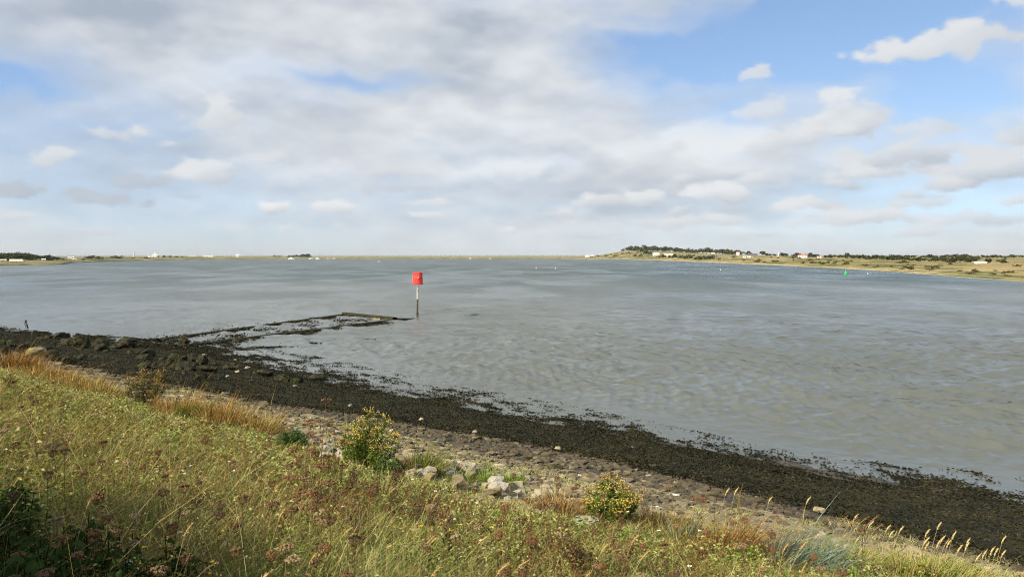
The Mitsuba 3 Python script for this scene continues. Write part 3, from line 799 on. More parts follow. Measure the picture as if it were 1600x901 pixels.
# the bird
key = 'crow'
bx, by = -32.6, 52.9
bz = .12
body = trimesh.creation.icosphere(subdivisions=3)
bv = np.array(body.vertices)
x_, y_, z_ = bv.T
V = np.stack([x_ * .085 * (1 - .25 * z_), y_ * .19 * (1 + .15 * z_), z_ * .085], -1)
hd = bv * .055 + np.array([0, .17, .20])
neck = tube([[0, .10, .03], [0, .15, .12], [0, .17, .20]], [.07, .055, .045], 10)
bill = tube([[0, .21, .20], [0, .26, .19], [0, .30, .18]], [.024, .016, .003], 6)
tail = (np.array([[-.03, -.14, .02], [.03, -.14, .02], [.05, -.34, -.06], [-.05, -.34, -.06], [-.03, -.14, -.01], [.03, -.14, -.01], [.05, -.34, -.075], [-.05, -.34, -.075]]), np.array(trimesh.creation.box().faces))
tail = trimesh.convex.convex_hull(tail[0])
legs = [tube([[s_ * .035, .0, -.05], [s_ * .04, -.03, -.14], [s_ * .04, .0, -.24]], .009, 5) for s_ in (-1, 1)] + [tube([[s_ * .04, -.03, -.235], [s_ * .04, .07, -.24]], .008, 5) for s_ in (-1, 1)]
mat('m_crow', (.012, .012, .014), .5, .4)
M = T().translate([bx, by, bz + .28]).rotate([0, 0, 1], 60.0).rotate([1, 0, 0], 38.0)
part(key, 'body', mikit.ply(cat([(V, np.array(body.faces)), (hd, np.array(body.faces)), neck, (np.array(tail.vertices), np.array(tail.faces))]), 'm_crow', smooth=50), M)
part(key, 'bill', mikit.ply(bill, 'm_crow'), M)
for l in legs[:2]:
    part(key, 'leg', mikit.ply(l, 'm_crow'), T().translate([bx, by, bz + .24]).rotate([0, 0, 1], 60.0))
tag(key, 'black crow standing upright at the water edge at far left', 'bird')

# ------------------------------------------------------------------ boulders under weed, at the left end of the shore
def rough(k, flat):
    """A weed hung boulder: angular block, broken up by shaggy weed."""
    rr = np.random.default_rng(300 + k)
    v, f = rock(rr, 20, 4.5, flat)
    m = trimesh.Trimesh(v, f).subdivide_to_size(.22)
    v, o = np.array(m.vertices), rr.uniform(0, 90)
    n_ = np.array(m.vertex_normals)
    return v + n_ * (.26 * (meshkit.fbm(v * 3.2 + o, 3, 5) - .5) + .16 * (meshkit.fbm(v * 9 + o, 2, 6) - .5))[:, None], np.array(m.faces)


BOULD = [mikit.ply(rough(k, ((1, .9, .5), (1, .8, .6), (.9, .9, .65), (1, .7, .42), (.8, .8, .9), (1, .6, .5), (.9, .7, .55))[k]), 'm_boulder') for k in range(7)]
PALEB = [mikit.ply(lumpy(np.random.default_rng(320 + k), 3, ((1, .55, .42), (1, .8, .6))[k], .25), 'm_palestone', smooth=40) for k in range(2)]


def boulder(x, y, r, k, label, group=None, sink=.35, base=None, sets=BOULD):
    z = float(gz(x, y)) if base is None else base
    key = numbered('boulder')
    scene[key] = {**sets[k % len(sets)], 'to_world': place(x, y, z + r * sink, (x * 131 + y * 57) % 360, r)}
    tag(key, label, 'boulder', group)


boulder(-18.15, 43.6, .40, 4, 'square dark boulder standing at the water edge where the slipway begins', None, .75, -.05)
boulder(-15.95, 45.7, .36, 3, 'lone dark boulder in the shallow water right of the slipway foot', None, .35, 0)
boulder(-20.9, 42.6, .55, 1, 'large dark weedy boulder left of the shallow pool by the slipway', None, .5, 0)
boulder(-22.6, 43.4, .45, 2, 'dark weedy boulder beside the larger one left of the pool', None, .5, 0)
boulder(-18.9, 31.3, .36, 0, 'tan boulder lying among the weed covered rocks at left', None, .75, None, PALEB)
r = np.random.default_rng(44)
got = []
while len(got) < 90:
    s, t = r.uniform(-36, -9), r.uniform(-.6, 8.2)
    if t < -1.5 + .03 * s or (s > -14 and t > 6.5):
        continue
    x, y = xy(s, t)
    if any(math.hypot(x - a, y - b) < .6 for a, b in got) or math.hypot(x + 18.9, y - 31.3) < 1.0:
        continue
    got.append((x, y))
    boulder(x, y, float(np.clip(r.lognormal(math.log(.27), .42), .13, .58)), int(r.integers(7)), *(lambda l: (l, l.replace('boulder', 'boulders')))(f"weedy dark boulder {'by the water' if t < 2.5 else 'in mid shore' if t < 5.4 else 'just below the grass'}, {'at the far left' if s < -26 else 'below the slipway foot' if s < -17 else 'at the right end of the rocky patch'}"), r.uniform(.3, .6))
# ------------------------------------------------------------------ pale stones lying on the weed
for i, (x, y, rr) in enumerate(((-15.4, 39.5, .16), (-13.2, 37.6, .15), (-11.6, 34.6, .17), (-13.9, 34.0, .12), (-11.0, 31.6, .2), (-9.2, 30.9, .17), (-9.4, 28.4, .12), (-10.6, 29.4, .12), (-7.6, 27.6, .12), (-15.7, 36.6, .12), (-13.0, 31.7, .12), (-2.4, 20.9, .13), (1.0, 17.4, .13), (2.9, 18.9, .08), (-4.6, 22.4, .12), (4.9, 12.6, .12), (-.9, 19.1, .1))):
    key = numbered('pale_stone')
    scene[key] = {**mikit.ply(rock(np.random.default_rng(400 + i), 14, 3.6, (1, .7, .5)), STONES[(0, 1, 2, 0)[i % 4]]), 'to_world': place(x, y, float(gz(x, y)) + .07 + rr * .25, i * 71, rr * .85)}
    tag(key, 'small pale stone lying on the dark seaweed', 'stone', 'pale stones scattered on the seaweed')

# ------------------------------------------------------------------ seaweed: mat on the shore, and floating at the edge
S_, T_ = np.meshgrid(np.arange(-70, 26, .10), np.arange(-2.6, 8.0, .09), indexing='ij')
X_, Y_ = xy(S_, T_)
n1 = fb(X_, Y_, .8, 3, 81)
n2 = fb(X_, Y_, 4.5, 3, 82)
top, bot = weed_top(S_) + .9 * (n1 - .5) + .5 * (n2 - .5), water_edge(S_) + 1.3 * (fb(S_ * .45, T_ * 1.2, 1.0, 4, 83) - .5)
m = np.clip((top - T_) / .5, 0, 1) * np.clip((T_ - bot + .35) / .6, 0, 1)
Z_ = gz(X_, Y_) + (.05 + .12 * (n1 - .35) + .11 * (n2 - .4)) * m - .12 * (1 - m)
v, f = upward(*grid(X_, Y_, Z_))
f = f[(m.reshape(-1)[f] > .02).any(1)]
scene['seaweed'] = mikit.ply((v, f), 'm_weed', smooth=True)
tag('seaweed', 'dark brown seaweed mat covering the lower bank along the water', 'seaweed', kind='stuff')

r = np.random.default_rng(52)


def fronds(n, s, t, z, lo, hi, flat=.25, dark=1.0):
    x, y = xy(s, t)
    pos = np.stack([x, y, z], -1)
    d = np.column_stack([r.normal(size=(n, 2)), r.uniform(-.1, 1, n) * flat])
    c = np.array([.008, .0085, .0045]) + r.uniform(0, 1, (n, 1)) ** 3 * np.array([.032, .031, .013]) + (fb(x, y, .9, 3, 161)[:, None] > .56) * r.uniform(.2, 1, (n, 1)) * np.array([.014, .011, .004])
    return leafset(pos, d, r.uniform(lo, hi, n), r.uniform(lo, hi, n) * .42, c * dark, .15, r)


n = 150000
s = r.uniform(-38, 20, n)
t = water_edge(s) + (weed_top(s) - water_edge(s)) * r.uniform(-.05, 1.03, n)
x, y = xy(s, t)
scene['seaweed_fronds'] = (lambda q: mikit.ply(q[:2], 'm_frond', color=q[2]))(fronds(n, s, t, gz(x, y) + .045 + .12 * (fb(x, y, .8, 3, 81) - .35) + .11 * (fb(x, y, 4.5, 3, 82) - .4), .035, .10, .5))
tag('seaweed_fronds', 'loose bladed fronds of brown seaweed over the mat', 'seaweed', kind='stuff')
n = 620000
s = r.uniform(-62, 22, n)
reach = np.interp(s, [-60, -42, -30, -22, -12, -5, 2, 8, 12, 22], [2.0, 2.0, 3.6, 3.6, 4.4, 3.8, 3.2, 3.3, 3.4, 3.4])
t = water_edge(s) + .9 - (reach + .9) * r.uniform(0, 1, n) ** 1.2
x, y = xy(s, t)
rot_ = s * .96 + t * .28                              # the drifts lie a little askew to the shore
pat = fb(rot_ * .62, (t - s * .10) * 1.7, 1.0, 5, 91) * .55 + fb(rot_ * 1.9, (t - s * .2) * 4.6, 1.0, 4, 95) * .45
depth = (water_edge(s) - t) / reach
ok = pat + .055 * r.normal(size=len(pat)) > .45 + .20 * np.clip(depth, -.3, 1)
s, t = s[ok], t[ok]
q = [fronds(len(s), s, t, np.maximum(.008, gz(*xy(s, t))) + r.uniform(.003, .018, len(s)), .04, .12, .05, .9)]
for i, (x, y) in enumerate(((-13.6, 42.9), (-12.9, 43.2), (-11.6, 45.0), (-9.4, 47.0), (-2.2, 27.6), (-1.2, 28.4))):
    a, b_ = r.normal(size=140) * (.45 if i < 4 else .35), r.normal(size=140) * (.12 if i < 4 else .2)
    s, t = st(x + a, y + b_)
    q.append(fronds(140, s, t, r.uniform(.008, .04, 140), .08, .2, .1))
q = cat(q)
scene['floating_seaweed'] = mikit.ply(q[:2], 'm_frond', color=q[2])
tag('floating_seaweed', 'dark seaweed in broken drifts on the shallow water edge', 'seaweed', kind='stuff')
# weed trailing over the slipway edges
parts_ = []
for (p, q_, n, wd) in (((-20.9, 46.5), (-14.0, 66.5), 3600, .8), ((-18.3, 42.9), (-8.7, 59.6), 4200, .7), ((-19.8, 45), (-11.5, 62.5), 3200, 4.2), ((-14.2, 66.7), (-8.9, 60.3), 900, .5)):
    u = r.uniform(0, 1, n)
    c = np.array(p) + (np.array(q_) - np.array(p)) * u[:, None] + r.normal(size=(n, 2)) * wd * .4
    ok = fb(c[:, 0], c[:, 1], .7, 3, 97) + .06 * r.normal(size=n) > .47
    c = c[ok]
    s, t = st(c[:, 0], c[:, 1])
    parts_.append(fronds(len(c), s, t, r.uniform(.012, .07, len(c)), .1, .28, .1))
q = cat(parts_)
scene['slipway__weed'] = mikit.ply(q[:2], 'm_frond', color=q[2])
labels['slipway__weed'] = {'kind': 'stuff', 'label': 'dark weed trailing over the slipway'}
# ------------------------------------------------------------------ the stone revetment
r = np.random.default_rng(61)
RV = [rock(np.random.default_rng(500 + k), 15, 4.0, (1, .8, .42)) for k in range(10)]
cand = []
sg = np.arange(-30, 20, .145)
for s in sg:
    tg = np.arange(float(weed_top(s)) - .5, float(grass_edge(s)) + .5, .12)
    for t in tg:
        cand.append((s + r.normal() * .05 + (.07 if int(round(t / .12)) % 2 else 0), t + r.normal() * .035))
cand = np.array(cand)
cx, cy = xy(cand[:, 0], cand[:, 1])
ok = (np.abs(np.degrees(np.arctan2(cx, cy))) < 42) & (fb(cx, cy, .8, 3, 66) + .10 * r.normal(size=len(cx)) > np.interp(cand[:, 1] - grass_edge(cand[:, 0]), [-5, -2, 0], [.34, .42, .50]))
cand, cx, cy = cand[ok], cx[ok], cy[ok]
dist = np.hypot(cx, cy)
size = np.clip(r.lognormal(np.log(.070), .36, len(cand)), .04, .20)
inview = (np.abs(cx / cy) < .655) & (cand[:, 1] > weed_top(cand[:, 0]) - .1) & (cand[:, 1] < grass_edge(cand[:, 0]) + .1)
order = np.argsort(-(size / dist) * inview)
base_ = {}
V_, F_, Cc, nn = [], [], [], 0
tones = np.array([[.265, .235, .15], [.205, .176, .108], [.34, .32, .26], [.135, .117, .074], [.080, .069, .044]])
plyv = [[mikit.ply(RV[k], STONES[j]) for j in range(5)] for k in range(10)]
stains = fb(cx, cy, .7, 3, 72)
for rank, i in enumerate(order):
    s, t = cand[i]
    x, y, z = cx[i], cy[i], float(gz(cx[i], cy[i]))
    h = (t - weed_top(s)) / max(.5, grass_edge(s) - weed_top(s))
    wet = h + .8 * (stains[i] - .5) + .16 * r.normal()        # weed slime and tide stain reach the lower stones
    j = (4 if wet < .30 else 3 if wet < .62 else int(r.choice([0, 1, 2, 3], p=[.38, .36, .08, .18])))
    k = int(r.integers(10))
    rz, tl, sc = r.uniform(0, 360), r.normal() * 9, size[i]
    M = T().translate([float(x), float(y), z + sc * r.uniform(-.12, .18)]).rotate([0, 0, 1], float(rz)).rotate([1, 0, 0], float(tl)).scale([float(sc), float(sc), float(sc)])
    if rank < 290:
        part('revetment', 'stone', plyv[k][j], M)
    else:
        m = moved(RV[k], np.array(M.matrix))
        V_.append(m[0]); F_.append(m[1] + nn); nn += len(m[0])
        Cc.append(np.tile(tones[j] * r.uniform(.75, 1.15) * r.uniform(.94, 1.06, 3), (len(m[0]), 1)))
scene['revetment__rubble'] = mikit.ply((np.vstack(V_), np.vstack(F_)), 'm_stonemix', color=np.vstack(Cc))
labels['revetment__rubble'] = {'kind': 'stuff'}
labels['revetment'] = {'kind': 'structure'}

# loose rocks on the upper edge of the stones
def weathered(m, k):
    m = trimesh.Trimesh(*m).subdivide_to_size(.30)
    v, n_ = np.array(m.vertices), np.array(m.vertex_normals)
    return v + n_ * (.20 * (meshkit.fbm(v * 2.4 + k, 3, 9) - .5) + .10 * (meshkit.fbm(v * 8 + k, 2, 12) - .5))[:, None], np.array(m.faces)


ROCK = [weathered(rock(np.random.default_rng(600 + k), 22, (3.5, 6, 5, 2.8, 4)[k], ((1, .8, .75), (1, .6, .42), (1, .75, .62), (.9, .9, .8), (.8, .7, 1.0))[k]), k * 7.7) for k in range(5)]


def loose(x, y, rr, k, j, label, group=None, rz=0, up=.30, tilt=0):
    rr *= .60
    key = numbered('rock')
    scene[key] = {**mikit.ply(ROCK[k], STONES[j]), 'to_world': place(x, y, float(gz(x, y)) + rr * up * .8, rz, rr, tilt)}
    tag(key, label, 'rock', group)


loose(-.22, 10.95, .21, 1, 2, 'pale oblong rock on top of a larger grey block, edge of the grass', None, 8, 1.35)
loose(-.18, 10.62, .25, 1, 2, 'large pale grey block under an oblong rock at the edge of the grass', None, -5, .75)
loose(-1.20, 12.55, .20, 2, 1, 'ochre rounded rock right of the grassy tussock among the stones', None, 30, .75)
loose(-1.00, 12.20, .21, 4, 0, 'upright tan rock next to the ochre one', None, 60, .75)
loose(-.72, 12.45, .27, 0, 2, 'big pale angular rock highest of the rock heap', None, 20, .75)
loose(-.62, 11.75, .20, 3, 1, 'brown tilted rock in front of the big pale angular one', None, 75, .6, 18)
loose(-.32, 12.2, .17, 2, 0, 'grey wedge rock right of the big pale angular one', None, 110, .6)
loose(.02, 12.35, .24, 1, 0, 'flat tan rock at the back of the rock heap, toward the weed', None, 15, .8)
loose(-1.42, 10.95, .17, 0, 1, 'reddish brown rock poking out of the grass below the dark plant', None, 40, .7)
loose(-1.15, 11.2, .18, 3, 4, 'blackish rock in the rock heap beside the reddish one', None, 140, .5)
loose(-.62, 10.5, .13, 4, 2, 'small standing pale rock left of the grey block', None, 10, .8)
loose(-2.95, 12.4, .20, 2, 2, 'white rounded rock behind the dry stems left of the yellow bush', None, 20, .75)
loose(-2.60, 12.1, .27, 0, 2, 'large white rock touching the left side of the yellow bush', None, 50, .55)
loose(-2.80, 11.75, .17, 3, 2, 'white rock in the grass edge under the two white ones', None, 80, .6)
loose(-3.2, 12.2, .13, 4, 2, 'small white rock, leftmost of the white group', None, 15, .6)
loose(.82, 8.85, .30, 1, 2, 'flat pale slab lying in the grass below the yellow flowered bush at right', None, 8, .42)
loose(.32, 10.6, .13, 2, 2, 'small white rock right of the grey block', None, 100, .6)
loose(.10, 10.35, .14, 4, 2, 'upright whitish rock between the block and the russet grass', None, 200, .7)
r = np.random.default_rng(66)
for i in range(70):
    s = r.uniform(4.5, 10.4)
    t = float(grass_edge(s)) - abs(r.normal()) * .9 + .15
    x, y = xy(s, t)
    q = ('tan', 'brown', 'white', 'yellowish tan', 'dark brown')[i % 5]
    w_ = 'left of the left yellow bush' if x < -2.4 else 'between the left bush and the rock heap' if x < -1.3 else 'in and around the rock heap' if x < .1 else 'left of the right yellow bush'
    loose(x, y, r.uniform(.10, .24), i % 5, (0, 1, 2, 0, 3)[i % 5], f'small {q} rock loose on the stones {w_}', f'small {q} rocks {w_}', r.uniform(0, 360), r.uniform(.4, .8))

# ------------------------------------------------------------------ grass
r = np.random.default_rng(71)
PAL = {'green': ((.085, .16, .020), (.23, .31, .05)), 'olive': ((.13, .115, .024), (.27, .235, .06)), 'straw': ((.40, .30, .12), (.60, .48, .23)), 'pale': ((.31, .325, .115), (.49, .485, .22)), 'rust': ((.095, .048, .018), (.22, .12, .045)), 'bronze': ((.26, .15, .035), (.38, .23, .06)), 'blue': ((.13, .19, .14), (.22, .28, .21))}


def pick(name, n):
    a, b = np.array(PAL[name])
    return a + (b - a) * r.uniform(0, 1, (n, 1))


def scatter(n, near=2.9, far=27.0, pw=1.35):
    """Points on the grassy bank, thinning with distance."""
    u = r.uniform(0, 1, n)
    d = (near ** pw + u * (far ** pw - near ** pw)) ** (1 / pw)
    b = np.radians(r.uniform(-41, 39, n))
    x, y = d * np.sin(b), d * np.cos(b)
    s, t = st(x, y)
    e = grass_edge(s) + .7 * (fb(x, y, 1.1, 3, 101) - .5) + .5 * (fb(x, y, 4, 2, 102) - .5)
    ok = (t > e) | ((t > e - 3.6) & (fb(x, y, 1.7, 3, 107) + .25 * (fb(x, y, 7, 2, 108) - .5) > .565))     # tufts between the stones too
    return x[ok], y[ok], d[ok], s[ok], t[ok], (t - e)[ok]


x, y, d, s, t, e = scatter(560000, pw=1.15)
thinned_corner = (y < 5.4 - .59 * (x + 3.9) + .5 * (fb(x, y, 1.8, 2, 151) - .5)) & (y > 3.4 - .59 * (x + 3.9)) & (x < -1.75) & (r.uniform(size=len(x)) < .72)
x, y, d, s, t, e = (q[~thinned_corner] for q in (x, y, d, s, t, e))              # grass thinned so the added dark nettles deepen the corner shade
n = len(x)
tall = np.interp(x, [-2.5, -.3, 1.5], [1.0, .72, .55])
hfield = np.interp(e, [0, .3, 1.4, 2.4, 4, 8], [.07, .10, .13, .20, .33, .38]) * (.45 + 1.1 * fb(x, y, 1.3, 3, 111)) * np.where(e > 1.4, tall, 1)
kind_n = fb(x, y, 1.5, 3, 112) * .6 + fb(x, y, 5.0, 2, 115) * .4 + .10 * r.normal(size=n)
dry = fb(x, y, 1.1, 3, 113) * .7 + fb(x, y, 4.5, 2, 116) * .3 + .10 * r.normal(size=n)
kinds = np.where(dry > .64, 'straw', np.where(kind_n > .56, 'green', np.where(kind_n > .43, 'pale', np.where(kind_n > .34, 'olive', 'rust'))))
kinds = np.where((e < 1.6) & (r.uniform(size=n) < .45), 'pale', kinds)
kinds = np.where((x < -1.2) & (e > 2.6) & (r.uniform(size=n) < .34), np.where(r.uniform(size=n) < .55, 'rust', 'olive'), kinds)
kinds = np.where(r.uniform(size=n) < .05, 'straw', kinds)
col = np.zeros((n, 3))
for k in PAL:
    mk = kinds == k
    col[mk] = pick(k, int(mk.sum()))
h = hfield * r.lognormal(0, .32, n) * np.where(kinds == 'straw', .95, 1)
w = np.clip(.0022 + .00052 * d, .003, .013) * r.uniform(.6, 1.4, n)
ln = r.normal(size=(n, 2)) * (.52 * h)[:, None] + np.array([.10, .03]) * h[:, None]
base = np.stack([x, y, gz(x, y) - .02], -1)
az = r.uniform(0, np.pi, n)
bend = r.uniform(.05, .5, n)
for name, mk in (('grass', np.isin(kinds, ['green', 'pale'])), ('dry_grass', ~np.isin(kinds, ['green', 'pale']))):
    ms = []
    for near in (True, False):
        q = mk & ((d < 6.0) == near)
        tip = col[q] * .75 + np.array([.36, .29, .13]) * .25
        ms.append(blades(base[q], h[q], w[q], ln[q], bend[q], az[q], col[q], 3 if near else 2, tip))
    g = cat(ms)
    scene[name] = mikit.ply(g[:2], 'm_grass', color=g[2])
tag('grass', 'fresh green and pale grass growing over the top of the bank', 'grass', kind='stuff')
tag('dry_grass', 'straw, olive and rust coloured dead grass mixed through the green', 'grass', kind='stuff')
# small leaves and dry bits of low weeds, standing in clumps between the blades
x, y, d, s, t, e = scatter(440000, far=22, pw=1.2)
cl = fb(x, y, 2.6, 3, 121)
ok = (cl > .47) & (e > .2)
x, y, d, e, cl = x[ok], y[ok], d[ok], e[ok], cl[ok]
n = len(x)
hh = np.interp(e, [0, 1.4, 3, 6], [.05, .09, .24, .32]) * np.interp(x, [-2.5, -.3, 1.5], [1.0, .75, .6]) * r.uniform(.1, 1.15, n) * (.5 + 1.6 * (cl - .42) / .3)
which = fb(x, y, 1.9, 2, 126) + .12 * r.normal(size=n)
col = np.where((which > .60)[:, None], pick('green', n), np.where((which > .47)[:, None], pick('pale', n) * 1.05, np.where((which > .34)[:, None], pick('rust', n), pick('olive', n))))
q = leafset(np.stack([x, y, gz(x, y) + hh], -1), np.column_stack([r.normal(size=(n, 2)), r.uniform(-.1, .9, n)]), r.uniform(.014, .036, n) * np.clip(d / 5, .8, 2), r.uniform(.006, .017, n) * np.clip(d / 5, .8, 2), col, .2, r)
scene['leafy_weeds'] = mikit.ply(q[:2], 'm_leaf', color=q[2])
tag('leafy_weeds', 'small green and brown leaves of low weeds between the grass blades', 'weeds', kind='stuff')

# ------------------------------------------------------------------ tussocks
def tussock(x, y, rad, h, n, mix, label, catg='grass tuft', name='grass_tussock', lean=(.18, .06), width=.008, group=None, splay=.55):
    key = numbered(name)
    a, q = r.uniform(0, 6.28, n), np.sqrt(r.uniform(0, 1, n)) * rad
    bx_, by_ = x + q * np.cos(a), y + q * np.sin(a)
    hh = h * r.lognormal(-.12, .28, n) * (1 - .45 * (q / rad) ** 2) * (.45 + 1.1 * fb(bx_, by_, 3.2, 2, 141))
    out = np.stack([np.cos(a), np.sin(a)], -1) * (splay * hh * q / rad)[:, None]
    ln = out + np.array(lean) * hh[:, None] + r.normal(size=(n, 2)) * (.14 * hh)[:, None]
    names = r.choice(list(mix), n, p=np.array(list(mix.values())) / sum(mix.values()))
    c = np.zeros((n, 3))
    for k in mix:
        c[names == k] = pick(k, int((names == k).sum()))
    g = blades(np.stack([bx_, by_, gz(bx_, by_) - .02], -1), hh, np.full(n, width) * r.uniform(.6, 1.4, n), ln, r.uniform(.05, .35, n), r.uniform(0, 3.14, n), c, 3)
    scene[key + '__blades'] = mikit.ply(g[:2], 'm_grass', color=g[2])
    labels[key + '__blades'] = {'kind': 'stuff'}
    tag(key, label, catg, group)


BR = {'bronze': .6, 'straw': .15, 'rust': .15, 'olive': .1}
tussock(-6.2, 15.1, .70, .56, 1300, BR, 'large bronze gold grass tussock left of centre at the top of the stones', width=.011)
tussock(-5.3, 14.6, .50, .50, 900, BR, 'bronze gold tussock joining the right side of the largest one', width=.011)
tussock(-6.0, 14.75, .28, .42, 400, {'green': 1}, 'dark green tuft inside the large bronze gold tussock', width=.012)
tussock(-4.55, 14.3, .40, .46, 600, {'bronze': .4, 'olive': .5, 'straw': .2}, 'olive bronze tussock at the right end of the bronze row', width=.010)
tussock(-12.0, 20.3, .8, .46, 1300, BR, 'bronze grass tussock far left along the top of the bank', width=.014)
tussock(-10.4, 18.7, .7, .44, 1200, {'bronze': .5, 'olive': .4, 'straw': .2}, 'yellow olive tussock between the far left one and the brown bush', width=.013)
tussock(-9.0, 17.2, .55, .40, 900, {'bronze': .5, 'olive': .4, 'straw': .2}, 'low bronze tussock left of the brown flowered bush', width=.013)
tussock(-13.9, 22.1, .6, .70, 900, {'rust': .4, 'bronze': .6}, 'orange red tall tuft at the left edge of the view', width=.015)
tussock(-1.30, 11.65, .30, .42, 700, {'green': .5, 'olive': .25, 'straw': .2}, 'green and tan tussock in front of the rock heap', lean=(.25, .05))
tussock(-.28, 11.55, .22, .25, 420, {'green': 1}, 'bright green tuft between the rocks above the grey block')
tussock(-.72, 11.1, .20, .22, 320, {'green': 1, 'olive': .4}, 'green tuft left of the grey block among rocks')
tussock(.02, 12.05, .16, .22, 260, {'green': 1}, 'small green tuft at the back of the rock heap')
tussock(.62, 9.75, .42, .30, 1100, {'rust': .55, 'bronze': .3, 'straw': .25}, 'russet dry grass patch left of the right yellow bush', lean=(.1, -.1), splay=.9)
tussock(1.75, 9.35, .42, .30, 900, {'rust': .55, 'bronze': .3, 'olive': .25}, 'russet dry grass patch right of the right yellow bush', lean=(.1, -.1), splay=.9)
tussock(2.42, 8.25, .38, .46, 1200, {'rust': .6, 'bronze': .3, 'straw': .1}, 'dense reddish brown grass mound near the right bottom corner', lean=(.45, .0), splay=.7)
tussock(2.15, 8.0, .30, .36, 700, {'rust': .5, 'bronze': .4}, 'reddish brown mound joining the left of the dense one', lean=(.35, .0), splay=.8)
tussock(2.78, 7.95, .36, .42, 620, {'blue': 1}, 'blue green coarse grass tuft beside the reddish mound at right', 'grass tuft', lean=(.5, .0), width=.012, splay=.8)
tussock(3.15, 7.9, .30, .34, 360, {'blue': .8, 'green': .3}, 'blue green coarse tuft at the bottom edge right of the larger one', 'grass tuft', lean=(.4, .0), width=.011, splay=.8)
tussock(1.95, 8.75, .25, .42, 300, {'blue': .5, 'olive': .6}, 'grey green upright tuft behind the reddish mound', lean=(.2, .0), width=.010)
tussock(3.75, 8.6, .35, .35, 600, {'green': .5, 'olive': .5, 'straw': .4}, 'yellow green tuft under the reddish seed plumes at right', lean=(.3, 0))
tussock(4.4, 8.25, .55, .30, 1100, {'green': .6, 'olive': .4, 'straw': .4}, 'green tuft from which the pale seed stalks rise at right', lean=(.3, 0))
tussock(4.75, 8.7, .6, .22, 1100, {'straw': .6, 'olive': .4, 'pale': .5}, 'straw coloured low tuft among the pale seed stalks at right', lean=(.3, 0), splay=.9)

# ------------------------------------------------------------------ ragwort-like bushes
def flower_bush(x, y, rad, h, n, label, seed, green=(.115, .18, .026), flowers=((.50, .35, .06), (.30, .18, .06), (.44, .37, .17)), leafy=1.0):
    rr = np.random.default_rng(seed)
    key = numbered('flowering_bush')
    z = float(gz(x, y))
    stems, lp, ld = [], [], []
    for k in range(n):
        a, q = rr.uniform(0, 6.28), math.sqrt(rr.uniform(0, 1))
        top = np.array([q * rad * math.cos(a) + .06 * h, q * rad * math.sin(a), h * (1 - .42 * q * q) * rr.uniform(.62, 1.08)])
        b0 = np.array([.22 * rad * q * math.cos(a), .22 * rad * q * math.sin(a), -.03])
        u = np.linspace(0, 1, 6)[:, None]
        p = b0 + (top - b0) * u + np.array([math.cos(a), math.sin(a), 0]) * (.12 * rad * q * np.sin(np.pi * u))
        stems.append(tube(p, np.linspace(.006, .003, 6), 4))
        m = int(46 * leafy)
        v_ = rr.uniform(.12, .97, m)
        pos = b0 + (top - b0) * v_[:, None] + np.array([math.cos(a), math.sin(a), 0]) * (.12 * rad * q * np.sin(np.pi * v_))[:, None]
        lp.append(pos)
        ld.append(np.column_stack([rr.normal(size=(m, 2)), rr.uniform(-.1, .9, m)]))
        # flower cluster
        c = int(rr.integers(6, 15))
        off = rr.normal(size=(c, 3)) * [.034, .034, .018]
        f_ = []
        colr = np.array(flowers[int(rr.choice(3, p=[.45, .33, .22]))])
        for o in off:
            dsc = tube([top + o + [0, 0, -.006], top + o, top + o + [0, 0, .007]], [.004, rr.uniform(.007, .0105), .004], 6)
            f_.append((*dsc, np.tile(colr * rr.uniform(.7, 1.2), (len(dsc[0]), 1))))
            sp = tube([top - [0, 0, .05], top + o * .7 - [0, 0, .02], top + o], .0016, 3)
            f_.append((*sp, np.tile(np.array([.10, .12, .03]), (len(sp[0]), 1))))
        g = cat(f_)
        part(key, 'flower_cluster', mikit.ply(g[:2], 'm_stem', color=g[2]), T().translate([x, y, z]))
    v_, f_ = cat(stems)
    part(key, 'stems', mikit.ply((v_, f_), 'm_stem', color=np.tile([.10, .09, .035], (len(v_), 1))), T().translate([x, y, z]), None, 'stuff')
    lp, ld = np.vstack(lp), np.vstack(ld)
    nn_ = len(lp)
    cc = np.array(green) * (.55 + .9 * rr.uniform(0, 1, (nn_, 1))) + np.array([.05, .03, .0]) * (rr.uniform(0, 1, (nn_, 1)) > .85)
    g = leafset(lp, ld, rr.uniform(.04, .085, nn_), rr.uniform(.010, .022, nn_), cc, .15, rr)
    part(key, 'leaves', mikit.ply(g[:2], 'm_leaf', color=g[2]), T().translate([x, y, z]), None, 'stuff')
    tag(key, label, 'bush')


flower_bush(-2.10, 11.45, .46, .80, 78, 'leafy yellow flowered bush at the grass edge left of the rock heap', 801)
flower_bush(1.16, 9.45, .34, .56, 74, 'round yellow flowered bush beside the flat pale slab, right of centre', 802)
flower_bush(-7.55, 16.2, .50, .86, 56, 'brown seeded bush at the top of the stones left of the bronze tussock', 803, (.075, .075, .025), ((.32, .17, .05), (.22, .10, .035), (.45, .30, .12)))
flower_bush(-1.72, 10.95, .26, .26, 40, 'low dark green leafy plant at the foot of the left yellow bush', 804, (.055, .105, .03), ((.08, .12, .03),) * 3, 1.5)
flower_bush(-3.55, 12.75, .30, .26, 36, 'low dark leafy plant left of the white rocks', 805, (.05, .095, .03), ((.07, .11, .03),) * 3, 1.5)
flower_bush(-8.35, 13.1, .14, .60, 16, 'dark red dock like plant in the grass at the left edge', 806, (.085, .035, .02), ((.10, .03, .018),) * 3)

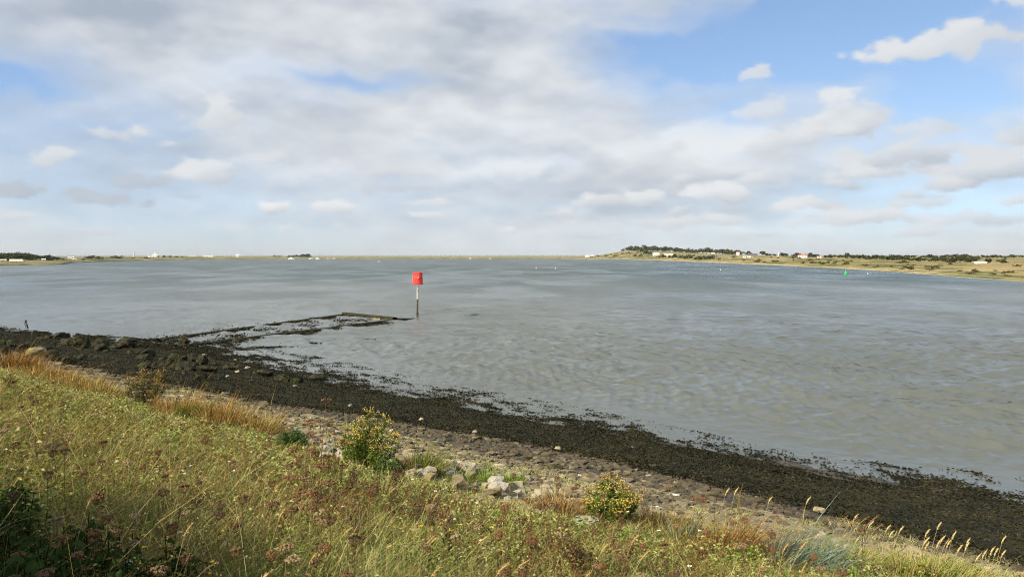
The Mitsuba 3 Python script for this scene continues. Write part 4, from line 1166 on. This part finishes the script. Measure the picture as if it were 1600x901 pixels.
# ------------------------------------------------------------------ wild carrot seed heads
def nest(rr, n=26, open_=.5, R=.03):
    """A dried umbel: rays curling up into a bird's nest, with bristly ends."""
    m = []
    for k in range(n):
        a = k * 2.4 + rr.normal() * .2
        q = math.sqrt((k + .5) / n)
        d = np.array([math.cos(a), math.sin(a)])
        r1, r2 = R * (.5 + .6 * q), R * (.25 + (.55 + .5 * open_) * q)
        z1, z2 = R * .55, R * (1.15 + .35 * (1 - q)) * (1.15 - .3 * open_)
        p = np.array([[0, 0, 0], [*(d * r1 * .8), z1], [*(d * r2), z2]])
        m.append(tube(p, [.0009, .0008, .0008], 3))
        e = trimesh.creation.icosphere(subdivisions=0)
        ev = np.array(e.vertices) * R * .22 * rr.uniform(.7, 1.3, (12, 1)) + p[2] + [0, 0, R * .08]
        m.append((ev, np.array(e.faces)))
    return cat(m)


HEADS = []
for k in range(6):
    rr = np.random.default_rng(850 + k)
    v_, f_ = nest(rr, 24, (.2, .9, .5, .1, .7, .4)[k])
    base_c = np.array(((.115, .066, .030), (.18, .12, .060), (.090, .052, .026), (.135, .070, .028), (.22, .165, .09), (.10, .050, .022))[k])
    HEADS.append(mikit.ply((v_, f_), 'm_stem', color=base_c * rr.uniform(.75, 1.3, (len(v_), 1))))
STEMS = []
for k in range(4):
    rr = np.random.default_rng(870 + k)
    q = rr.normal(size=2) * .03
    ms = [tube([[0, 0, -.04], [q[0], q[1], .35], [q[0] * .5 + .02, q[1], .7], [.04, 0, 1.0]], [.0034, .003, .0024, .0018], 4)]
    for b_ in range(2):
        a = rr.uniform(0, 6.28)
        ms.append(tube([[q[0] * .8, q[1] * .8, .35 + .2 * b_], [.10 * math.cos(a), .10 * math.sin(a), .55 + .2 * b_]], [.0018, .001], 3))
    v_, f_ = cat(ms)
    STEMS.append(mikit.ply((v_, f_), 'm_stem', color=np.tile((.16, .12, .05) if k % 2 else (.10, .065, .03), (len(v_), 1))))


def carrot(x, y, h, k, sc=1.0):
    key = numbered('wild_carrot')
    z = float(gz(x, y))
    rz = float(r.normal() * 35)
    tip = np.array([.04 * math.cos(math.radians(rz)), .04 * math.sin(math.radians(rz))])
    part(key, 'stem', {**STEMS[k % 4]}, T().translate([x, y, z]).rotate([0, 0, 1], rz).scale([1, 1, h]))
    part(key, 'seed_head', {**HEADS[k % 6]}, T().translate([x + tip[0], y + tip[1], z + h - .004]).rotate([0, 0, 1], float(k * 50 % 360)).rotate([0, 1, 0], float(8 + r.normal() * 12)).scale([sc, sc, sc * r.uniform(.9, 1.2)]))
    d_, b_ = math.hypot(x, y), math.degrees(math.atan2(x, y))
    look_ = ('tightly curled brown', 'open pale brown', 'half open dark brown', 'tightly curled rusty', 'half open buff', 'small dark rusty')[k % 6]
    where = 'by the left edge' if b_ < -24 else 'well left of centre' if b_ < -12 else 'just left of centre' if b_ < 0 else 'right of centre' if b_ < 12 else 'at the right'
    row = 'nearest the bottom' if d_ < 5 else 'in mid slope' if d_ < 8 else 'near the stones'
    tag(key, f'{look_} seed head on dry stem {row}, {where}', 'wild carrot', f'{look_} seed heads {row}, {where}')


r = np.random.default_rng(91)
cnt = 0
while cnt < 235:
    d = r.uniform(3.3, 13) if cnt > 70 else r.uniform(3.2, 5.5)
    b = math.radians(r.uniform(-35, 26))
    x, y = d * math.sin(b), d * math.cos(b)
    s, t = st(x, y)
    if t < grass_edge(s) + 1.6 or fb(np.array(x), np.array(y), .6, 2, 131) < (.36 if x < .6 else .44):
        continue
    carrot(x, y, r.uniform(.34, .66) if d > 4.4 else r.uniform(.3, .55), int(r.integers(60)), r.uniform(.75, 1.25))
    cnt += 1

# brown dead weeds, gone to seed
DEAD = []
for k in range(5):
    rr = np.random.default_rng(930 + k)
    ms = []
    col_ = np.array(((.095, .050, .020), (.070, .040, .020), (.12, .068, .028), (.065, .03, .015), (.17, .10, .045))[k])
    for j in range(9):
        a, q = rr.uniform(0, 6.28), rr.uniform(.03, .16)
        top = np.array([q * math.cos(a) + .05, q * math.sin(a), rr.uniform(.55, 1.0)])
        v_, f_ = tube([[top[0] * .15, top[1] * .15, -.05], top * [.45, .45, .5], top], [.003, .0025, .0015], 4)
        ms.append((v_, f_, np.tile(col_ * .9, (len(v_), 1))))
        m = 26
        w_ = rr.uniform(.45, 1.0, m) ** .6
        pos = top * np.stack([.2 + .8 * w_ ** 1.5, .2 + .8 * w_ ** 1.5, w_], -1)
        ms.append(leafset(pos, rr.normal(size=(m, 3)) * [1, 1, .8], rr.uniform(.016, .040, m), rr.uniform(.008, .018, m), col_ * rr.uniform(.5, 1.5, (m, 1)), .3, rr))
    g = cat(ms)
    DEAD.append(mikit.ply(g[:2], 'm_stem', color=g[2]))
r = np.random.default_rng(96)
cnt = 0
while cnt < 120:
    d = r.uniform(3.4, 11)
    b = math.radians(r.uniform(-34, 14))
    x, y = d * math.sin(b), d * math.cos(b)
    if st(x, y)[1] < grass_edge(st(x, y)[0]) + 1.4 or fb(np.array(x), np.array(y), .8, 2, 137) < (.40 if x < -.8 else .52):
        continue
    k = int(r.integers(5))
    key = numbered('dead_weed')
    scene[key + '__stalks'] = {**DEAD[k], 'to_world': place(x, y, float(gz(x, y)), r.uniform(0, 360), r.uniform(.7, 1.3), r.normal() * 5, r.uniform(.26, .52))}
    q = ('rusty', 'dark brown', 'reddish brown', 'blackish brown', 'buff')[k]
    w_ = 'at far left' if b < -.4 else 'left of centre' if b < -.15 else 'near the centre' if b < .05 else 'right of centre'
    tag(key, f"{q} dead weed gone to seed in the {'nearest' if d < 5 else 'middle' if d < 8 else 'upper'} grass, {w_}", 'dead plant', f"{q} dead weeds in the {'nearest' if d < 5 else 'middle' if d < 8 else 'upper'} grass, {w_}")
    cnt += 1
# dark nettles added in the near corner to deepen its shade
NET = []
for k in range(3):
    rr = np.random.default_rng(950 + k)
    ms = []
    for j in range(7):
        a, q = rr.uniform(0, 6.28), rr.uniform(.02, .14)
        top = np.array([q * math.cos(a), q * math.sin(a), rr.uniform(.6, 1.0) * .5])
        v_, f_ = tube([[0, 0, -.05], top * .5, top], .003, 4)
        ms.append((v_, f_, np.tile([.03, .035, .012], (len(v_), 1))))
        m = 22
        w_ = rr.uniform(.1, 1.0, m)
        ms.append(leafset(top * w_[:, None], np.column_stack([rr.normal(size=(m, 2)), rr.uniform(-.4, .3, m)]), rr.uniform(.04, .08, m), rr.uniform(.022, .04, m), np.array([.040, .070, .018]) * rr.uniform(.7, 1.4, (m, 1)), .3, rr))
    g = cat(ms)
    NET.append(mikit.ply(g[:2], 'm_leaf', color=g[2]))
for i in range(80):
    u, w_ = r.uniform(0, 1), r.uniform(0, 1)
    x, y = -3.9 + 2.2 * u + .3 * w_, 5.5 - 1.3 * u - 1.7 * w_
    key = numbered('added_nettle')
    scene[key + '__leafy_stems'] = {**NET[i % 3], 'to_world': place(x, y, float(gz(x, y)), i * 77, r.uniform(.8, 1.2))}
    tag(key, 'dark green plant added to deepen the shade in the bottom left corner', 'added_nettle', 'added nettles that deepen the shade in the bottom left corner')

# tall dead umbels with open brown heads
def dead_umbel(x, y, h, seed, label):
    rr = np.random.default_rng(seed)
    key = numbered('dead_hogweed')
    z = float(gz(x, y))
    M = T().translate([x, y, z])
    main = np.array([[0, 0, -.04], [-.02, 0, .3 * h], [.01, 0, .62 * h], [.03, .01, .9 * h]])
    v_, f_ = tube(main, [.006, .005, .004, .003], 5)
    part(key, 'stem', mikit.ply((v_, f_), 'm_stem', color=np.tile([.11, .06, .03], (len(v_), 1))), M)
    tops = [(main[3], np.array([.05, 0, h * 1.0]))]
    for k in range(4):
        b0 = main[1] + (main[2] - main[1]) * rr.uniform(.1, 1.0)
        a = rr.uniform(-.6, 3.7)
        tops.append((b0, b0 + np.array([.12 * math.cos(a), .08 * math.sin(a), rr.uniform(.18, .34) * h])))
    for b0, e in tops:
        ms = [tube([b0, (b0 + e) / 2 + [0, 0, -.02], e], [.003, .0025, .002], 4)]
        for k in range(14):
            a, q = rr.uniform(0, 6.28), math.sqrt(rr.uniform(0, 1)) * .055
            p = e + np.array([q * math.cos(a), q * math.sin(a), .045 - q * .3])
            ms.append(tube([e, p], .0012, 3))
            ic = trimesh.creation.icosphere(subdivisions=0)
            ms.append((np.array(ic.vertices) * .011 * rr.uniform(.6, 1.2, (12, 1)) + p, np.array(ic.faces)))
        v_, f_ = cat(ms)
        part(key, 'seed_umbel', mikit.ply((v_, f_), 'm_stem', color=np.array([.15, .078, .034]) * rr.uniform(.6, 1.3, (len(v_), 1))), M)
    tag(key, label, 'dead plant')


dead_umbel(-2.03, 8.4, 1.13, 901, 'tall dead stem with rusty seed heads reaching highest, in front of the white rocks')
dead_umbel(-2.12, 8.1, .92, 902, 'dead rusty stem just left of the tallest one')
dead_umbel(-1.85, 8.3, .70, 903, 'shorter dead stem just right of the tallest one')
dead_umbel(-1.5, 6.0, .70, 904, 'rusty branching dead plant at the bottom left of centre')
dead_umbel(-1.35, 5.6, .62, 905, 'rusty branching dead plant nearest the bottom edge left of centre')
dead_umbel(-1.68, 5.8, .58, 906, 'rusty dead plant leaning left beside the two near the bottom edge')

# pale seed stalks at right
def stalk(x, y, h, seed, label, group, lean=.22, headcol=(.42, .33, .15), headlen=.09, hr=.0085, stemcol=(.30, .26, .11)):
    rr = np.random.default_rng(seed)
    key = numbered('grass_stalk')
    z = float(gz(x, y))
    L = lean * h * rr.uniform(.7, 1.3)
    u = np.linspace(0, 1, 6)
    p = np.stack([L * u ** 1.6, rr.normal() * .03 * u, h * u], -1)
    v_, f_ = tube(p, np.linspace(.0026, .0016, 6), 4)
    M = T().translate([x, y, z])
    part(key, 'stem', mikit.ply((v_, f_), 'm_stem', color=np.tile(stemcol, (len(v_), 1))), M)
    d = p[-1] - p[-2]
    d /= np.linalg.norm(d)
    k = np.linspace(0, 1, 9)[:, None]
    c = p[-1] + d * headlen * k + np.array([.25, 0, -.08]) * headlen * k ** 2
    rad = hr * np.sin(np.pi * (.08 + .84 * k[:, 0])) ** .6
    v_, f_ = tube(c, rad, 6)
    q = c[rr.integers(0, 9, 46)]
    l = leafset(q, d + rr.normal(size=(46, 3)) * .55, rr.uniform(.010, .022, 46), np.full(46, .004), np.tile(headcol, (46, 1)), 0, rr)
    g = cat([(v_, f_, np.tile(headcol, (len(v_), 1)) * rr.uniform(.8, 1.2, (len(v_), 1))), l])
    part(key, 'seed_head', mikit.ply(g[:2], 'm_stem', color=g[2]), M)
    tag(key, label, 'grass stalk', group)


r = np.random.default_rng(95)
for i in range(26):
    x, y = 3.6 + 1.9 * r.uniform() ** .8, 8.35 + r.normal() * .5
    stalk(x, y, r.uniform(.22, .52), 1000 + i, 'pale feathery seed stalk leaning right above the stones at lower right', 'pale seed stalks at lower right')
for i in range(7):
    stalk(3.55 + r.uniform(0, .4), 8.75 + r.normal() * .15, r.uniform(.34, .5), 1050 + i, 'reddish seed plume arching right at lower right', 'reddish seed plumes at lower right', .45, (.26, .13, .065), .12, .004)
for i, (x, y) in enumerate(((2.35, 9.1), (2.45, 9.0), (3.2, 8.9), (2.9, 9.2))):
    stalk(x, y, r.uniform(.45, .6), 1070 + i, 'single pale seed stalk between the right yellow bush and the reddish plumes', 'pale seed stalks right of the yellow bush')
for i in range(46):
    d, b = r.uniform(3.3, 6.5), math.radians(r.uniform(-33, 20))
    stalk(d * math.sin(b), d * math.cos(b), r.uniform(.35, .62), 1100 + i, *(lambda l: (l, l.replace('stalk', 'stalks')))(f"long straw coloured stalk leaning in the {'nearest' if d < 4.6 else 'middle'} grass, {'at far left' if b < -.3 else 'left of centre' if b < -.05 else 'right of centre'}"), r.uniform(.1, .6), (.40, .29, .12), .07, .004)

# white and yellow flowers
def floret(x, y, h, col, label, group, name, n=7, R=.016, petal=.008):
    key = numbered(name)
    z = float(gz(x, y))
    M = T().translate([x, y, z])
    v_, f_ = tube([[0, 0, -.03], [.01, 0, h * .5], [.02, 0, h]], [.0022, .002, .0015], 4)
    part(key, 'stem', mikit.ply((v_, f_), 'm_stem', color=np.tile([.08, .10, .03], (len(v_), 1))), M)
    ms = []
    for k in range(n):
        a, q = r.uniform(0, 6.28), math.sqrt(r.uniform(0, 1)) * R
        p = np.array([.02 + q * math.cos(a), q * math.sin(a), h + .006 - q * .2])
        ms.append(tube([p - [0, 0, .004], p, p + [0, 0, .004]], [.002, petal, .002], 6))
    v_, f_ = cat(ms)
    part(key, 'flower', mikit.ply((v_, f_), 'm_stem', color=np.array(col) * r.uniform(.85, 1.1, (len(v_), 1))), M)
    tag(key, label, 'flower', group)


for i in range(30):
    d, b = r.uniform(4, 9), math.radians(r.uniform(-33, 16))
    x, y = d * math.sin(b), d * math.cos(b)
    if st(x, y)[1] < grass_edge(st(x, y)[0]) + .5:
        continue
    floret(x, y, r.uniform(.25, .45), (.72, .70, .64), 'small white flower head in the foreground grass', 'white flowers in the grass', 'white_flower', 8, .014, .006)
for i in range(26):
    d, b = r.uniform(4.5, 10), math.radians(r.uniform(-33, 2))
    x, y = d * math.sin(b), d * math.cos(b)
    if st(x, y)[1] < grass_edge(st(x, y)[0]) + .8:
        continue
    floret(x, y, r.uniform(.25, .42), (.62, .50, .03), 'small yellow flower in the foreground grass at left', 'yellow flowers in the grass', 'yellow_flower', 5, .016, .007)
floret(2.1, 10.2, .36, (.78, .77, .70), 'white umbel standing alone before the dark weed right of the yellow bush', None, 'white_umbel', 12, .035, .012)

# ------------------------------------------------------------------ the thorn bush left of the path, whose shade falls on the nearest grass
r = np.random.default_rng(99)
n = 24000
bo = np.column_stack([r.uniform(-1.7, 1.3, 46), r.normal(size=46) * .35, r.uniform(.35, 2.1, 46)])
k = r.integers(0, 46, n)
q = r.normal(size=(n, 3))
q /= np.linalg.norm(q, axis=1, keepdims=True)
q = bo[k] + q * (r.uniform(.35, .55, 46)[k] * r.uniform(.3, 1, n))[:, None]
q[:, 2] = np.clip(q[:, 2], .05, 2.8)
bx, by, rot = -4.95, 1.95, -47.0
M = T().translate([bx, by, float(gz(bx, by))]).rotate([0, 0, 1], rot)
g = leafset(q, r.normal(size=(n, 3)), r.uniform(.07, .13, n), r.uniform(.05, .09, n), pick('green', n) * .5, .2, r)
part('thorn_bush', 'crown', mikit.ply(g[:2], 'm_leaf', color=g[2]), M)
ms = [tube([[.2 * math.cos(a), .1 * math.sin(a), -.1], [.5 * math.cos(a), .25 * math.sin(a), .6], [1.0 * math.cos(a), .5 * math.sin(a), 1.2]], [.05, .03, .015], 6) for a in r.uniform(0, 6.28, 9)]
v_, f_ = cat(ms)
part('thorn_bush', 'trunk', mikit.ply((v_, f_), 'm_stem', color=np.tile([.06, .05, .04], (len(v_), 1))), M)
tag('thorn_bush', 'dense thorn bush on the crest left of the view, shading the nearest grass', 'bush')

# ------------------------------------------------------------------ the sea air
scene['sea_air'] = {'type': 'homogeneous', 'albedo': {'type': 'rgb', 'value': [.93, .95, .97]}, 'sigma_t': 0.00005}
scene['clear_boundary'] = {'type': 'null'}
scene['haze'] = {'type': 'cube', 'to_world': T().translate([0, 0, 38.0]).scale([5600, 5600, 42.0]), 'bsdf': {'type': 'ref', 'id': 'clear_boundary'}, 'interior': {'type': 'ref', 'id': 'sea_air'}}
scene['camera']['medium'] = {'type': 'ref', 'id': 'sea_air'}
labels['haze'] = {'label': 'thin pale sea air over the estuary', 'category': 'haze', 'kind': 'stuff'}
